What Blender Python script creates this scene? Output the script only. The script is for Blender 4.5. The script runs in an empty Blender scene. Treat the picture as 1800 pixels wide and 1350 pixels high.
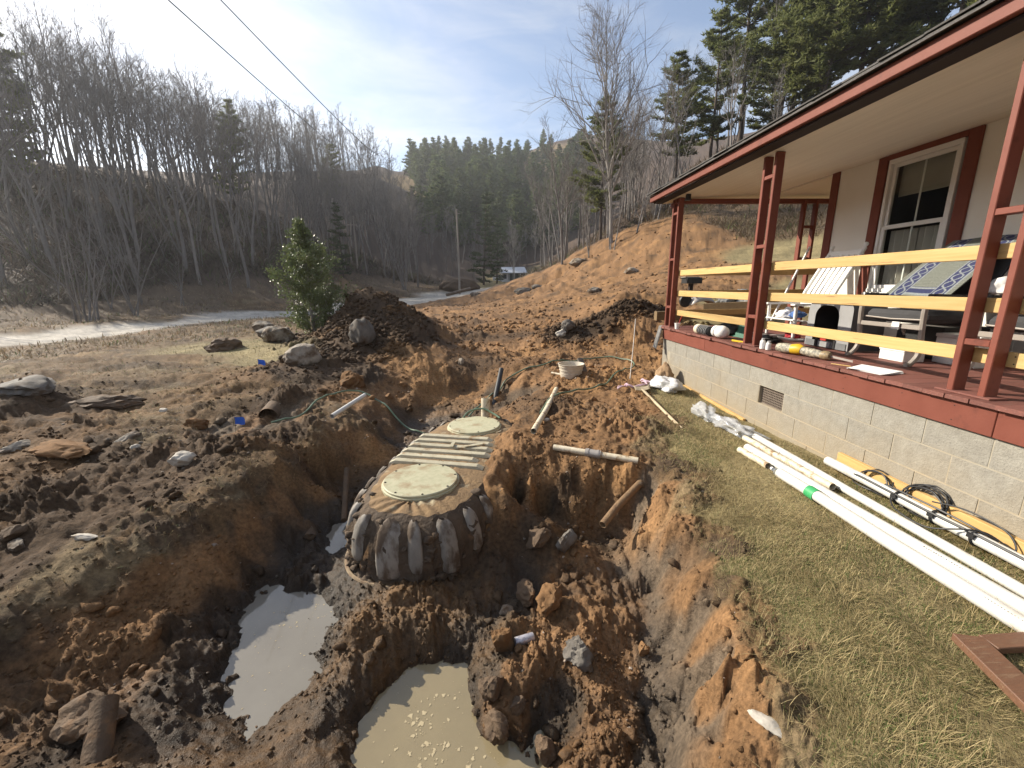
import bpy, math, random
import numpy as np
from mathutils import Vector, Matrix

scene = bpy.context.scene
COL = scene.collection
# ------------------------------------------------------------------ camera
F_PX, PITCH, YAW, ROLL, EYE = 735.0, math.radians(13.2), math.radians(2.75), math.radians(0.55), 1.6
_cp, _sp, _cy, _sy, _cr, _sr = math.cos(PITCH), math.sin(PITCH), math.cos(YAW), math.sin(YAW), math.cos(ROLL), math.sin(ROLL)
_fwd = Vector((_sy * _cp, _cy * _cp, -_sp))
_right = Vector((_cy, -_sy, 0))
_up = _right.cross(_fwd)
_cr_v = _right * _cr - _up * _sr
_cu_v = _right * _sr + _up * _cr
cd = bpy.data.cameras.new("camera")
cam = bpy.data.objects.new("camera", cd)
COL.objects.link(cam)
cd.sensor_width = 36
cd.lens = F_PX / 1800 * 36
cd.clip_start = 0.05
cd.clip_end = 3000
cam.matrix_world = Matrix(((_cr_v.x, _cu_v.x, -_fwd.x, 0), (_cr_v.y, _cu_v.y, -_fwd.y, 0), (_cr_v.z, _cu_v.z, -_fwd.z, EYE), (0, 0, 0, 1)))
scene.camera = cam
# ------------------------------------------------------------------ light
SUN_AZ, SUN_EL = math.radians(-62), math.radians(30.0)      # azimuth from +Y towards +X
world = bpy.data.worlds.new("World")
scene.world = world
world.use_nodes = True
wn, wl = world.node_tree.nodes, world.node_tree.links
wn.clear()
w_out = wn.new("ShaderNodeOutputWorld")
w_bg = wn.new("ShaderNodeBackground")
w_bg.inputs["Strength"].default_value = 0.108
w_sky = wn.new("ShaderNodeTexSky")
w_sky.sky_type = "NISHITA"
w_sky.sun_disc = False
w_sky.sun_elevation = SUN_EL
w_sky.sun_rotation = SUN_AZ
w_sky.altitude = 600
w_sky.air_density = 1.0
w_sky.dust_density = 1.6
w_sky.ozone_density = 1.6
w_tc = wn.new("ShaderNodeTexCoord")
w_sep = wn.new("ShaderNodeSeparateXYZ")
wl.new(w_tc.outputs["Generated"], w_sep.inputs[0])
def wmath(op, a, b=None, clamp=False):
    n = wn.new("ShaderNodeMath"); n.operation = op; n.use_clamp = clamp
    for i, v in enumerate((a, b)):
        if v is None: continue
        if isinstance(v, (int, float)): n.inputs[i].default_value = v
        else: wl.new(v, n.inputs[i])
    return n.outputs[0]
w_z = wmath("ADD", wmath("MAXIMUM", w_sep.outputs[2], 0.0), 0.16)
w_cmb = wn.new("ShaderNodeCombineXYZ")
wl.new(wmath("DIVIDE", w_sep.outputs[0], w_z), w_cmb.inputs[0])
wl.new(wmath("DIVIDE", w_sep.outputs[1], w_z), w_cmb.inputs[1])
w_map = wn.new("ShaderNodeMapping")
w_map.inputs["Rotation"].default_value = (0, 0, 0.5)
w_map.inputs["Scale"].default_value = (0.75, 1.15, 1)
w_map.inputs["Location"].default_value = (1.3, 0.4, 0)
wl.new(w_cmb.outputs[0], w_map.inputs[0])
def wnoise(scale, detail, rough, dist):
    n = wn.new("ShaderNodeTexNoise")
    n.inputs["Scale"].default_value = scale; n.inputs["Detail"].default_value = detail
    n.inputs["Roughness"].default_value = rough; n.inputs["Distortion"].default_value = dist
    wl.new(w_map.outputs[0], n.inputs["Vector"])
    return n.outputs[0]
w_n1 = wnoise(0.9, 7, 0.58, 0.5)
w_n2 = wnoise(3.0, 6, 0.62, 0.9)
w_c = wmath("ADD", wmath("MULTIPLY", w_n1, 0.75), wmath("MULTIPLY", w_n2, 0.25))
w_rmp = wn.new("ShaderNodeMapRange")
w_rmp.interpolation_type = "SMOOTHSTEP"
w_rmp.inputs["From Min"].default_value = 0.40
w_rmp.inputs["From Max"].default_value = 0.64
wl.new(w_c, w_rmp.inputs["Value"])
w_mix = wn.new("ShaderNodeMixRGB")
wl.new(wmath("ADD", wmath("MULTIPLY", w_rmp.outputs[0], 0.78), 0.1), w_mix.inputs[0])
wl.new(w_sky.outputs[0], w_mix.inputs[1])
# thin cirrus: the sky behind it, whitened and brightened
w_cl = wn.new("ShaderNodeMixRGB"); w_cl.blend_type = "ADD"; w_cl.inputs[0].default_value = 1
w_bw = wn.new("ShaderNodeRGBToBW"); wl.new(w_sky.outputs[0], w_bw.inputs[0])
w_m = wn.new("ShaderNodeMixRGB"); w_m.inputs[0].default_value = 0.75
wl.new(w_sky.outputs[0], w_m.inputs[1]); wl.new(w_bw.outputs[0], w_m.inputs[2])
wl.new(w_m.outputs[0], w_cl.inputs[1]); w_cl.inputs[2].default_value = (1.9, 1.95, 2.05, 1)
wl.new(w_cl.outputs[0], w_mix.inputs[2])
wl.new(w_mix.outputs[0], w_bg.inputs["Color"])
wl.new(w_bg.outputs[0], w_out.inputs[0])
sd = bpy.data.lights.new("sun", "SUN")
sd.energy = 4.8
sd.angle = math.radians(0.5)
sd.color = (1.0, 0.91, 0.77)
sun = bpy.data.objects.new("sun", sd)
COL.objects.link(sun)
_sdir = Vector((math.sin(SUN_AZ) * math.cos(SUN_EL), math.cos(SUN_AZ) * math.cos(SUN_EL), math.sin(SUN_EL)))
sun.rotation_euler = _sdir.to_track_quat("Z", "Y").to_euler()
sun.location = (-30, 20, 40)
vs = scene.view_settings
vs.view_transform = "Standard"; vs.look = "None"; vs.gamma = 1; vs.use_curve_mapping = False
vs.exposure = 0.9
scene.cycles.max_bounces = 6
scene.cycles.diffuse_bounces = 3
scene.cycles.transparent_max_bounces = 8
scene.cycles.caustics_reflective = False
scene.cycles.caustics_refractive = False

# ------------------------------------------------------------------ helpers
rng = np.random.default_rng(7)
random.seed(7)

def tag(o, label=None, cat=None, group=None, kind=None):
    if label: o["label"] = label
    if cat: o["category"] = cat
    if group: o["group"] = group
    if kind: o["kind"] = kind
    return o

def link_mesh(name, me, m=None, parent=None):
    if m is not None and not me.materials: me.materials.append(m)
    o = bpy.data.objects.new(name, me); COL.objects.link(o)
    if parent is not None: o.parent = parent
    return o

def thing(name, loc, label, cat, group=None, rz=0.0):
    o = bpy.data.objects.new(name, None); COL.objects.link(o)
    o.location = loc; o.rotation_euler = (0, 0, rz); o.empty_display_size = 0.1
    return tag(o, label, cat, group)

def mesh_np(name, v, f, smooth=False, col=None):
    """v (n,3); f: (m,3) or (m,4) int array, or a list of such arrays"""
    fl = f if isinstance(f, list) else [f]
    fl = [np.asarray(x, dtype=np.int32) for x in fl if len(x)]
    me = bpy.data.meshes.new(name)
    me.vertices.add(len(v)); me.vertices.foreach_set("co", np.asarray(v, dtype=np.float32).ravel())
    nl = sum(x.size for x in fl); nf = sum(len(x) for x in fl)
    me.loops.add(nl); me.polygons.add(nf)
    me.loops.foreach_set("vertex_index", np.concatenate([x.ravel() for x in fl]))
    tot = np.concatenate([np.full(len(x), x.shape[1], dtype=np.int32) for x in fl])
    st = np.zeros(nf, dtype=np.int32); st[1:] = np.cumsum(tot)[:-1]
    me.polygons.foreach_set("loop_start", st)
    if smooth: me.polygons.foreach_set("use_smooth", np.ones(nf, dtype=bool))
    if col is not None:
        at = me.color_attributes.new("col", "FLOAT_COLOR", "POINT")
        c4 = np.ones((len(v), 4), dtype=np.float32); c4[:, :col.shape[1]] = col
        at.data.foreach_set("color", c4.ravel())
    me.update(calc_edges=True)
    me.validate()
    return me

class MB:
    def __init__(s): s.v = []; s.f = []
    def add(s, vs, fs):
        b = len(s.v); s.v += [tuple(x) for x in vs]; s.f += [tuple(i + b for i in q) for q in fs]; return s
    def box(s, x0, y0, z0, x1, y1, z1):
        return s.add([(x0,y0,z0),(x1,y0,z0),(x1,y1,z0),(x0,y1,z0),(x0,y0,z1),(x1,y0,z1),(x1,y1,z1),(x0,y1,z1)],
                     [(0,3,2,1),(4,5,6,7),(0,1,5,4),(1,2,6,5),(2,3,7,6),(3,0,4,7)])
    def beam(s, p0, p1, w, h, up=(0,0,1)):
        p0, p1 = Vector(p0), Vector(p1); d = (p1 - p0).normalized(); u = Vector(up)
        r = d.cross(u)
        if r.length < 1e-4: r = d.cross(Vector((0,1,0)))
        r.normalize(); u = r.cross(d); r *= w / 2; u *= h / 2
        vs = [p + a for p in (p0, p1) for a in (-r - u, r - u, r + u, -r + u)]
        return s.add(vs, [(0,1,2,3),(7,6,5,4),(0,4,5,1),(1,5,6,2),(2,6,7,3),(3,7,4,0)])
    def tube(s, pts, rad, n=8, caps=True, closed=False):
        pts = [Vector(p) for p in pts]; m = len(pts)
        rads = rad if isinstance(rad, (list, tuple)) else [rad] * m
        b = len(s.v); prev = None
        for i, p in enumerate(pts):
            if closed: t = pts[(i + 1) % m] - pts[i - 1]
            else: t = pts[min(i + 1, m - 1)] - pts[max(i - 1, 0)]
            t.normalize()
            if prev is None:
                a = t.cross(Vector((0,0,1)))
                if a.length < 0.05: a = t.cross(Vector((1,0,0)))
            else: a = prev - t * prev.dot(t)
            a.normalize(); prev = a; c = t.cross(a)
            for k in range(n):
                q = 2 * math.pi * k / n
                s.v.append(tuple(p + (a * math.cos(q) + c * math.sin(q)) * rads[i]))
        for i in range(m if closed else m - 1):
            j = (i + 1) % m
            for k in range(n):
                k2 = (k + 1) % n
                s.f.append((b+i*n+k, b+i*n+k2, b+j*n+k2, b+j*n+k))
        if caps and not closed:
            s.f.append(tuple(b + k for k in range(n - 1, -1, -1)))
            s.f.append(tuple(b + (m-1)*n + k for k in range(n)))
        return s
    def lathe(s, prof, n=20, c=(0,0,0), axis="z", closed_profile=False):
        """prof: list of (radius, height)"""
        b = len(s.v); m = len(prof)
        for r, h in prof:
            for k in range(n):
                q = 2 * math.pi * k / n; x, y = r * math.cos(q), r * math.sin(q)
                p = (x, y, h) if axis == "z" else ((x, h, y) if axis == "y" else (h, x, y))
                s.v.append((c[0]+p[0], c[1]+p[1], c[2]+p[2]))
        for i in range(m - 1):
            for k in range(n):
                k2 = (k + 1) % n
                s.f.append((b+i*n+k, b+i*n+k2, b+(i+1)*n+k2, b+(i+1)*n+k))
        if prof[0][0] > 1e-5: s.f.append(tuple(b + k for k in range(n - 1, -1, -1)))
        if prof[-1][0] > 1e-5: s.f.append(tuple(b + (m-1)*n + k for k in range(n)))
        return s
    def grid(s, P):
        """P: list of rows of points"""
        b = len(s.v); n = len(P[0])
        for row in P: s.v += [tuple(p) for p in row]
        for i in range(len(P) - 1):
            for k in range(n - 1):
                s.f.append((b+i*n+k, b+i*n+k+1, b+(i+1)*n+k+1, b+(i+1)*n+k))
        return s
    def xf(s, M):
        s.v = [tuple(M @ Vector(p)) for p in s.v]; return s
    def mesh(s, name, smooth=False):
        me = bpy.data.meshes.new(name); me.from_pydata(s.v, [], s.f)
        if smooth: me.polygons.foreach_set("use_smooth", np.ones(len(me.polygons), dtype=bool))
        me.update(); return me
    def build(s, name, m, parent=None, smooth=False, bevel=0.0, loc=None, solid=0.0, edge=40):
        me = s.mesh(name, smooth); me.materials.append(m)
        if smooth: me.set_sharp_from_angle(angle=math.radians(edge))
        o = link_mesh(name, me, None, parent)
        if loc is not None: o.location = loc
        if bevel:
            b = o.modifiers.new("bevel", "BEVEL"); b.width = bevel; b.segments = 1; b.limit_method = "ANGLE"
        if solid:
            b = o.modifiers.new("solid", "SOLIDIFY"); b.thickness = solid; b.offset = 0
        return o

def spline(pts, n=8):
    P = [np.array(p, float) for p in pts]; P = [2*P[0]-P[1]] + P + [2*P[-1]-P[-2]]; out = []
    for i in range(1, len(P) - 2):
        for k in range(n):
            t = k / n
            out.append(0.5*((2*P[i]) + (-P[i-1]+P[i+1])*t + (2*P[i-1]-5*P[i]+4*P[i+1]-P[i+2])*t*t + (-P[i-1]+3*P[i]-3*P[i+1]+P[i+2])*t**3))
    out.append(P[-2]); return [tuple(p) for p in out]

# ------------------------------------------------------------------ materials
def pmat(name, c1, c2=None, scale=6.0, rough=0.7, stretch=(1,1,1), bump=0.0, bscale=60.0, bdist=0.004, detail=5, contrast=(0.3, 0.7),
         rand=0.0, metallic=0.0, spec=0.4, c3=None, c3scale=2.0, c3lim=(0.55, 0.72), coat=0.0, trans=0.0, alpha=1.0, attr=None, bstretch=None, rough2=None, transl=0.0):
    m = bpy.data.materials.new(name); m.use_nodes = True
    nt = m.node_tree; N, L = nt.nodes, nt.links
    bs = N["Principled BSDF"]
    tc = N.new("ShaderNodeTexCoord")
    mp = N.new("ShaderNodeMapping"); mp.inputs["Scale"].default_value = stretch
    oi = N.new("ShaderNodeObjectInfo")
    off = N.new("ShaderNodeVectorMath"); off.operation = "SCALE"; off.inputs[0].default_value = (37.0, 91.0, 53.0)
    L.new(oi.outputs["Random"], off.inputs["Scale"])
    L.new(tc.outputs["Object"], mp.inputs["Vector"])
    L.new(off.outputs[0], mp.inputs["Location"])
    def noise(sc, det=detail, vec=None):
        n = N.new("ShaderNodeTexNoise"); n.inputs["Scale"].default_value = sc; n.inputs["Detail"].default_value = det
        n.inputs["Roughness"].default_value = 0.6
        L.new(vec or mp.outputs[0], n.inputs["Vector"]); return n.outputs[0]
    def ramp(v, lo, hi):
        r = N.new("ShaderNodeMapRange"); r.inputs[1].default_value = lo; r.inputs[2].default_value = hi; L.new(v, r.inputs[0]); return r.outputs[0]
    def mixc(f, a, b, blend="MIX"):
        x = N.new("ShaderNodeMixRGB"); x.blend_type = blend
        for i, q in enumerate((f, a, b)):
            if isinstance(q, (int, float)): x.inputs[i].default_value = q
            elif isinstance(q, tuple): x.inputs[i].default_value = (q[0], q[1], q[2], 1)
            else: L.new(q, x.inputs[i])
        return x.outputs[0]
    if attr:
        an = N.new("ShaderNodeAttribute"); an.attribute_name = attr; base = an.outputs["Color"]
        f = ramp(noise(scale), contrast[0], contrast[1])
        if c2: base = mixc(1.0, base, mixc(f, c1, c2), "MULTIPLY")
    elif c2: base = mixc(ramp(noise(scale), *contrast), c1, c2)
    else:
        rgb = N.new("ShaderNodeRGB"); rgb.outputs[0].default_value = (c1[0], c1[1], c1[2], 1); base = rgb.outputs[0]
    if c3:
        base = mixc(ramp(noise(c3scale, 6), *c3lim), base, c3)
    if rand:
        hv = N.new("ShaderNodeHueSaturation"); L.new(base, hv.inputs["Color"])
        L.new(ramp(oi.outputs["Random"], 0, 1), hv.inputs["Value"])
        mr = hv.inputs["Value"].links[0].from_node
        mr.inputs[3].default_value = 1 - rand; mr.inputs[4].default_value = 1 + rand
        base = hv.outputs[0]
    L.new(base, bs.inputs["Base Color"])
    if rough2 is not None:
        rr = N.new("ShaderNodeMapRange"); rr.inputs[3].default_value = rough; rr.inputs[4].default_value = rough2
        L.new(ramp(noise(scale * 1.7), 0.35, 0.65), rr.inputs[0]); L.new(rr.outputs[0], bs.inputs["Roughness"])
    else: bs.inputs["Roughness"].default_value = rough
    bs.inputs["Metallic"].default_value = metallic
    bs.inputs["Specular IOR Level"].default_value = spec
    bs.inputs["Coat Weight"].default_value = coat
    bs.inputs["Transmission Weight"].default_value = trans
    bs.inputs["Alpha"].default_value = alpha
    if bump:
        vec = None
        if bstretch:
            m2 = N.new("ShaderNodeMapping"); m2.inputs["Scale"].default_value = bstretch; L.new(tc.outputs["Object"], m2.inputs["Vector"]); L.new(off.outputs[0], m2.inputs["Location"]); vec = m2.outputs[0]
        bn = N.new("ShaderNodeBump"); bn.inputs["Strength"].default_value = bump; bn.inputs["Distance"].default_value = bdist
        L.new(noise(bscale, 6, vec), bn.inputs["Height"]); L.new(bn.outputs[0], bs.inputs["Normal"])
    if transl:
        tl = N.new("ShaderNodeBsdfTranslucent"); L.new(base, tl.inputs[0]); mx = N.new("ShaderNodeMixShader"); mx.inputs[0].default_value = transl
        L.new(bs.outputs[0], mx.inputs[1]); L.new(tl.outputs[0], mx.inputs[2]); L.new(mx.outputs[0], N["Material Output"].inputs[0])
    return m

# ------------------------------------------------------------------ noise (numpy)
def _hash(ix, iy, seed):
    h = (ix.astype(np.int64) * 374761393 + iy.astype(np.int64) * 668265263 + seed * 1442695041) & 0xFFFFFFFF
    h = ((h ^ (h >> 13)) * 1274126177) & 0xFFFFFFFF
    h = ((h ^ (h >> 15)) * 2246822519) & 0xFFFFFFFF
    return (h ^ (h >> 16)).astype(np.float64) / 4294967296.0

def gnoise(x, y, seed=0):
    ix, iy = np.floor(x), np.floor(y); fx, fy = x - ix, y - iy
    u, v = fx**3*(fx*(fx*6-15)+10), fy**3*(fy*(fy*6-15)+10)
    def g(a, b):
        q = _hash(ix + a, iy + b, seed) * 6.2831853
        return np.cos(q) * (fx - a) + np.sin(q) * (fy - b)
    a = g(0, 0) * (1 - u) + g(1, 0) * u
    b = g(0, 1) * (1 - u) + g(1, 1) * u
    return (a * (1 - v) + b * v) * 1.5

def worley(x, y, seed=0):
    ix, iy = np.floor(x), np.floor(y)
    d1 = np.full(x.shape, 9.0); hh = np.zeros(x.shape)
    for a in (-1, 0, 1):
        for b in (-1, 0, 1):
            cx, cy = ix + a, iy + b
            h1, h2 = _hash(cx, cy, seed), _hash(cx, cy, seed + 101)
            d = (cx + .15 + .7*h1 - x)**2 + (cy + .15 + .7*h2 - y)**2
            k = d < d1
            d1 = np.where(k, d, d1); hh = np.where(k, _hash(cx, cy, seed + 202), hh)
    return np.sqrt(d1), hh

# ------------------------------------------------------------------ terrain: surveyed points (x, y, z, kind of surface)
CTRL = [
(2.88,5.5,0.05,'g'), (2.65,4.14,0.04,'g'), (1.97,3.54,0.05,'g'), (2.11,2.54,0.04,'g'), (2.31,1.93,0.04,'g'), (2.37,1.46,0.04,'g'),
(1.42,1.6,0.02,'g'), (1.67,1.29,0.02,'g'), (1.75,0.99,0.02,'g'), (1.17,1.06,0,'g'), (1.86,2.74,0.03,'g'), (1.61,2,0.02,'g'),
(2.39,4.95,0.06,'g'), (1.73,2.39,0.02,'g'), (1.4,1.99,0,'g'), (1.48,1.69,0,'g'), (1.32,1.33,0,'g'), (1.33,1.04,0.01,'g'),
(1.58,2.61,0.02,'g'), (1.67,1.57,0.03,'g'), (1.82,3.69,0.05,'g'), (2.39,4.13,0.05,'g'), (1.92,4.5,0.07,'s'), (1.55,3.71,0.05,'s'),
(1.52,3.25,0.03,'s'), (1.54,2.8,0.01,'s'), (1.42,2.31,0,'s'), (1.3,1.91,-0.01,'s'), (1.31,1.68,-0.02,'s'), (1.29,1.49,-0.02,'s'),
(1.12,1.18,-0.03,'s'), (1.07,1.07,-0.03,'s'), (0.81,4.23,0.06,'o'), (1.3,3.99,0.07,'o'), (0.57,4.81,0.04,'o'), (1.65,5.42,0.1,'o'),
(3.03,7.54,0.1,'o'), (1.09,5.78,0.1,'o'), (1.8,6.94,0.14,'o'), (0.37,3.8,0.05,'o'), (1.19,3.45,0.03,'o'), (0.73,3.77,0.05,'o'),
(0.18,3.79,0.06,'o'), (1.78,4.87,0.1,'o'), (0.43,4.11,0.05,'o'), (0.49,3.65,0.02,'o'), (0.89,3.52,0.01,'o'), (1.21,3.36,0,'o'),
(1.3,3.05,-0.02,'o'), (1.24,2.5,-0.03,'o'), (1.15,2.07,-0.05,'o'), (1.08,1.74,-0.06,'o'), (1.01,1.47,-0.08,'o'), (0.92,1.25,-0.1,'o'),
(0.88,1.13,-0.12,'o'), (1.29,3.23,-0.3,'k'), (1.2,2.45,-0.3,'k'), (1.12,1.99,-0.33,'k'), (1,1.65,-0.34,'k'), (0.86,1.33,-0.36,'k'),
(1.17,3.15,-0.52,'k'), (1.11,2.49,-0.56,'k'), (1.03,2.03,-0.57,'k'), (0.9,1.69,-0.57,'k'), (0.79,1.48,-0.58,'k'), (0.2,3.36,-0.5,'w'),
(0.45,3.34,-0.5,'w'), (0.85,3.27,-0.42,'w'), (1.05,3.29,-0.35,'w'), (0.66,3.38,-0.22,'d'), (0.97,3.39,-0.18,'d'), (0.24,2.71,-0.5,'w'),
(0.1,2.41,-0.58,'w'), (0.53,2.62,-0.45,'o'), (0.64,2.23,-0.44,'o'), (0.39,2.29,-0.48,'o'), (0.28,2.01,-0.5,'o'), (0.43,2.08,-0.5,'o'),
(0.58,1.88,-0.5,'o'), (0.07,1.81,-0.5,'o'), (0.15,1.68,-0.54,'o'), (0.5,1.57,-0.53,'o'), (0.01,1.72,-0.5,'o'), (0.34,1.47,-0.55,'o'),
(-0.47,1.89,-0.72,'w'), (-0.55,1.66,-0.72,'w'), (-0.33,2.05,-0.71,'w'), (-0.14,1.63,-0.7,'w'), (-0.41,2.12,-0.7,'w'), (0.06,1.59,-0.66,'w'),
(0.23,1.64,-0.63,'w'), (0.37,1.73,-0.61,'w'), (-0.6,1.76,-0.7,'w'), (-1.39,2.32,-0.72,'w'), (-1.34,2.6,-0.72,'w'), (-1.32,1.98,-0.72,'w'),
(-1.66,2.5,-0.7,'w'), (-1.64,2.69,-0.68,'w'), (-1.61,2.28,-0.66,'w'), (-1.22,2.11,-0.72,'w'), (-1.53,3.66,-0.65,'w'), (-1.38,3.26,-0.62,'w'),
(-0.87,2.36,-0.48,'w'), (-0.87,2.13,-0.47,'w'), (-0.87,1.93,-0.5,'w'), (-0.89,1.73,-0.52,'w'), (-1.04,1.62,-0.55,'w'), (-1.21,1.55,-0.55,'w'),
(-0.73,2.11,-0.5,'w'), (-0.72,1.93,-0.55,'w'), (-0.86,1.57,-0.56,'w'), (-0.77,1.78,-0.56,'w'), (-0.12,2.12,-0.55,'w'), (-0.41,2.22,-0.55,'w'),
(-0.62,2.23,-0.5,'w'), (-0.05,1.92,-0.5,'w'), (-0.44,2.43,-0.52,'w'), (-0.17,2.44,-0.5,'w'), (-0.96,2.66,-0.5,'w'), (-1.22,3.23,-0.55,'w'),
(-1.53,3.85,-0.58,'w'), (-1.01,2.85,-0.5,'w'), (-1.72,2.25,-0.58,'d'), (-1.52,1.89,-0.56,'d'), (-1.7,1.95,-0.5,'d'), (-1.69,1.73,-0.5,'d'),
(-1.4,1.69,-0.54,'d'), (-1.63,1.55,-0.5,'d'), (-1.92,1.53,-0.45,'d'), (-1.9,2.62,-0.56,'d'), (-1.84,2.88,-0.58,'d'), (-1.5,2.99,-0.58,'d'),
(-1.77,4.06,-0.56,'d'), (-1.72,3.27,-0.56,'d'), (-1.91,2.31,-0.5,'d'), (-1.62,5.11,0,'s'), (-1.88,4.33,0,'s'), (-2.04,3.79,-0.02,'s'),
(-2.14,3.41,-0.03,'s'), (-2.23,3.09,-0.06,'s'), (-2.4,2.85,-0.08,'s'), (-2.57,2.62,-0.1,'s'), (-2.66,2.4,-0.12,'s'), (-2.71,2.18,-0.14,'s'),
(-2.67,2.02,-0.15,'s'), (-1.56,4.81,-0.3,'o'), (-1.74,4.02,-0.35,'o'), (-1.84,3.49,-0.36,'o'), (-1.93,3.1,-0.38,'o'), (-1.99,2.75,-0.38,'o'),
(-2.17,2.51,-0.36,'o'), (-2.3,2.23,-0.36,'o'), (-2.44,2.04,-0.36,'o'), (-2.5,1.81,-0.4,'o'), (-1.37,4.4,-0.55,'w'), (-1.75,4.32,-0.5,'w'),
(-1.76,3.63,-0.5,'w'), (-2.1,2.07,-0.46,'o'), (-2.13,1.84,-0.46,'o'), (-2.19,1.65,-0.46,'o'), (-8.99,8.95,0,'s'), (-11.71,10.41,-0.1,'s'),
(-6.6,8.81,0.1,'s'), (-5.02,8.05,0.1,'s'), (-5.73,6.41,0,'s'), (-3.85,4.95,0,'s'), (-3.53,5.93,0.08,'s'), (-4.27,6.11,0.05,'s'),
(-2.28,5.37,0.05,'s'), (-5.97,5.51,0.25,'d'), (-5.55,5.38,0.05,'d'), (-4.27,4.04,0.03,'d'), (-2.88,3.97,0.02,'d'), (-4.78,4.03,0.05,'d'),
(-3.22,3.42,0,'d'), (-3.5,3.02,-0.02,'d'), (-2.87,2.99,-0.03,'d'), (-3.08,2.42,-0.08,'d'), (-2.73,3.39,0,'d'), (-2.6,4.14,-0,'d'),
(-2.29,4.45,0,'d'), (-6.46,5.65,0.3,'d'), (-2.81,5.23,-0.1,'k'), (-2.43,5.34,-0.08,'k'), (-3,4.96,-0.04,'k'), (-5.83,10.36,0.22,'g'),
(-4.73,8.51,0.12,'g'), (-6.68,11.12,0.2,'g'), (-3.07,5.82,0.1,'d'), (-3.62,7.16,0.25,'d'), (-3.44,7.41,0.3,'d'), (-12.31,16.65,-0.35,'s'),
(-15.72,15.83,-0.5,'s'), (-17.21,15.39,-0.55,'s'), (-13.37,22.02,-0.3,'s'), (-14.3,16.5,-0.45,'s'), (-15.16,27.4,-0.25,'s'), (-22.74,20.49,-0.6,'r'),
(-21.25,26.72,-0.6,'r'), (-18.74,37.42,-0.52,'r'), (-11.49,53.66,0.05,'r'), (-4.55,65.76,0.45,'r'), (1.81,76.89,0.98,'r'), (-22.11,23.05,-0.6,'r'),
(-19.95,31.04,-0.58,'r'), (-15.71,45.54,-0.35,'r'), (-24.65,22.3,-0.45,'s'), (-23.33,29.44,-0.41,'s'), (-20.81,41.69,-0.27,'s'), (-16.74,60.19,0.52,'s'),
(-5.91,72.24,1.47,'s'), (-30.56,29.83,-0.23,'b'), (-27.53,37.99,0.09,'b'), (-22.34,50.15,0.41,'b'), (-15.9,70.68,1.57,'b'), (-37.29,38.81,1.61,'f'),
(-49.14,46.35,5.01,'f'), (-43.04,53.06,8.55,'f'), (-53.62,58.64,12.64,'f'), (-58.13,73.56,18.33,'f'), (-69.9,69.47,20.37,'f'), (-31.32,53.81,5.4,'f'),
(-49.89,88.58,18.28,'f'), (-25.55,76.29,5.94,'f'), (-33.56,102.42,14.87,'f'), (-47.37,149.1,35.66,'f'), (-51.15,116.19,26.14,'f'), (-34.28,75.51,9.61,'f'),
(-19.32,92.09,4.46,'f'), (-32.48,162.08,28.33,'f'), (-8.8,109,4.18,'f'), (-78.67,58.52,15.78,'f'), (-50.53,35.47,2.2,'f'), (-107.55,53.82,11.73,'f'),
(-81.4,39.08,2.5,'f'), (-54.61,80.99,20.04,'f'), (-40.96,160.32,40.97,'f'), (-25.06,122.48,14.47,'f'), (-38.33,212.8,41.68,'m'), (-32.56,219.91,46.85,'m'),
(-26.6,229.56,54.14,'m'), (31.08,285.22,75.23,'m'), (39.45,294.56,81.7,'m'), (-2.7,278.86,71.88,'f'), (16.52,312.72,88.65,'f'), (42.7,335.12,101.8,'f'),
(-41.1,258.77,61.69,'f'), (-24.61,275.81,76.34,'f'), (-9.82,287.76,77.69,'f'), (-2.17,169.77,23.45,'f'), (-1.9,130.31,8.73,'f'), (10.37,134.7,8.04,'f'),
(48.27,270.44,68.37,'f'), (23.68,130.19,13.46,'f'), (23.46,202.65,37.37,'f'), (64.58,340.9,108.99,'f'), (85.68,340.22,110.44,'f'), (5.43,107.9,2.38,'g'),
(-0.25,90.5,1.6,'g'), (10.36,114.96,2.83,'g'), (-3.11,11.26,1.63,'d'), (-3.74,11.37,1.5,'d'), (-2.39,10.51,1.19,'d'), (-1.61,9.74,0.7,'d'),
(-2.97,10.07,0.95,'d'), (-4.16,11.4,0.35,'d'), (-2.83,8.23,0.25,'d'), (-1.94,8.78,0.5,'d'), (-2.37,8.58,0.3,'d'), (-3.15,7.65,0.25,'d'),
(-4.37,10.8,0.35,'d'), (-5.48,12.01,0.3,'d'), (-1.39,9.88,0.35,'d'), (-2.31,7.54,0.15,'d'), (-1.77,7.84,0.08,'o'), (-1.15,7.99,0.15,'o'),
(-0.73,8.22,0.1,'o'), (-0.17,8.54,0.15,'o'), (-1.57,6.8,-0.2,'o'), (-1.08,7.32,-0.35,'o'), (-0.49,7.68,-0.35,'o'), (-0.06,7.05,-0.2,'o'),
(-1.93,6.17,-0.02,'o'), (-0.65,6.91,-0.4,'w'), (-1.34,6.49,-0.5,'w'), (0.04,7.21,-0.4,'w'), (-1.38,5.41,-0.55,'w'), (0.32,6.69,-0.36,'w'),
(0.62,5.97,0.06,'o'), (0.54,7.11,0.08,'o'), (0.38,7.83,0.15,'o'), (0.5,5.14,0.05,'o'), (-1.58,14.23,0.56,'o'), (-0.27,15.17,0.47,'o'),
(-0.89,10.2,0.3,'o'), (0.5,10.19,0.28,'o'), (1.53,13.02,0.43,'o'), (1.64,8.78,0.2,'o'), (1.46,7.78,0.14,'o'), (2.28,8.86,0.3,'o'),
(1.01,20.29,0.61,'o'), (-0.45,26.5,0.5,'o'), (-2.31,40.95,0.35,'o'), (2.85,24.33,0.71,'o'), (5.25,28.51,1.48,'o'), (7.42,29.66,2.41,'o'),
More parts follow.
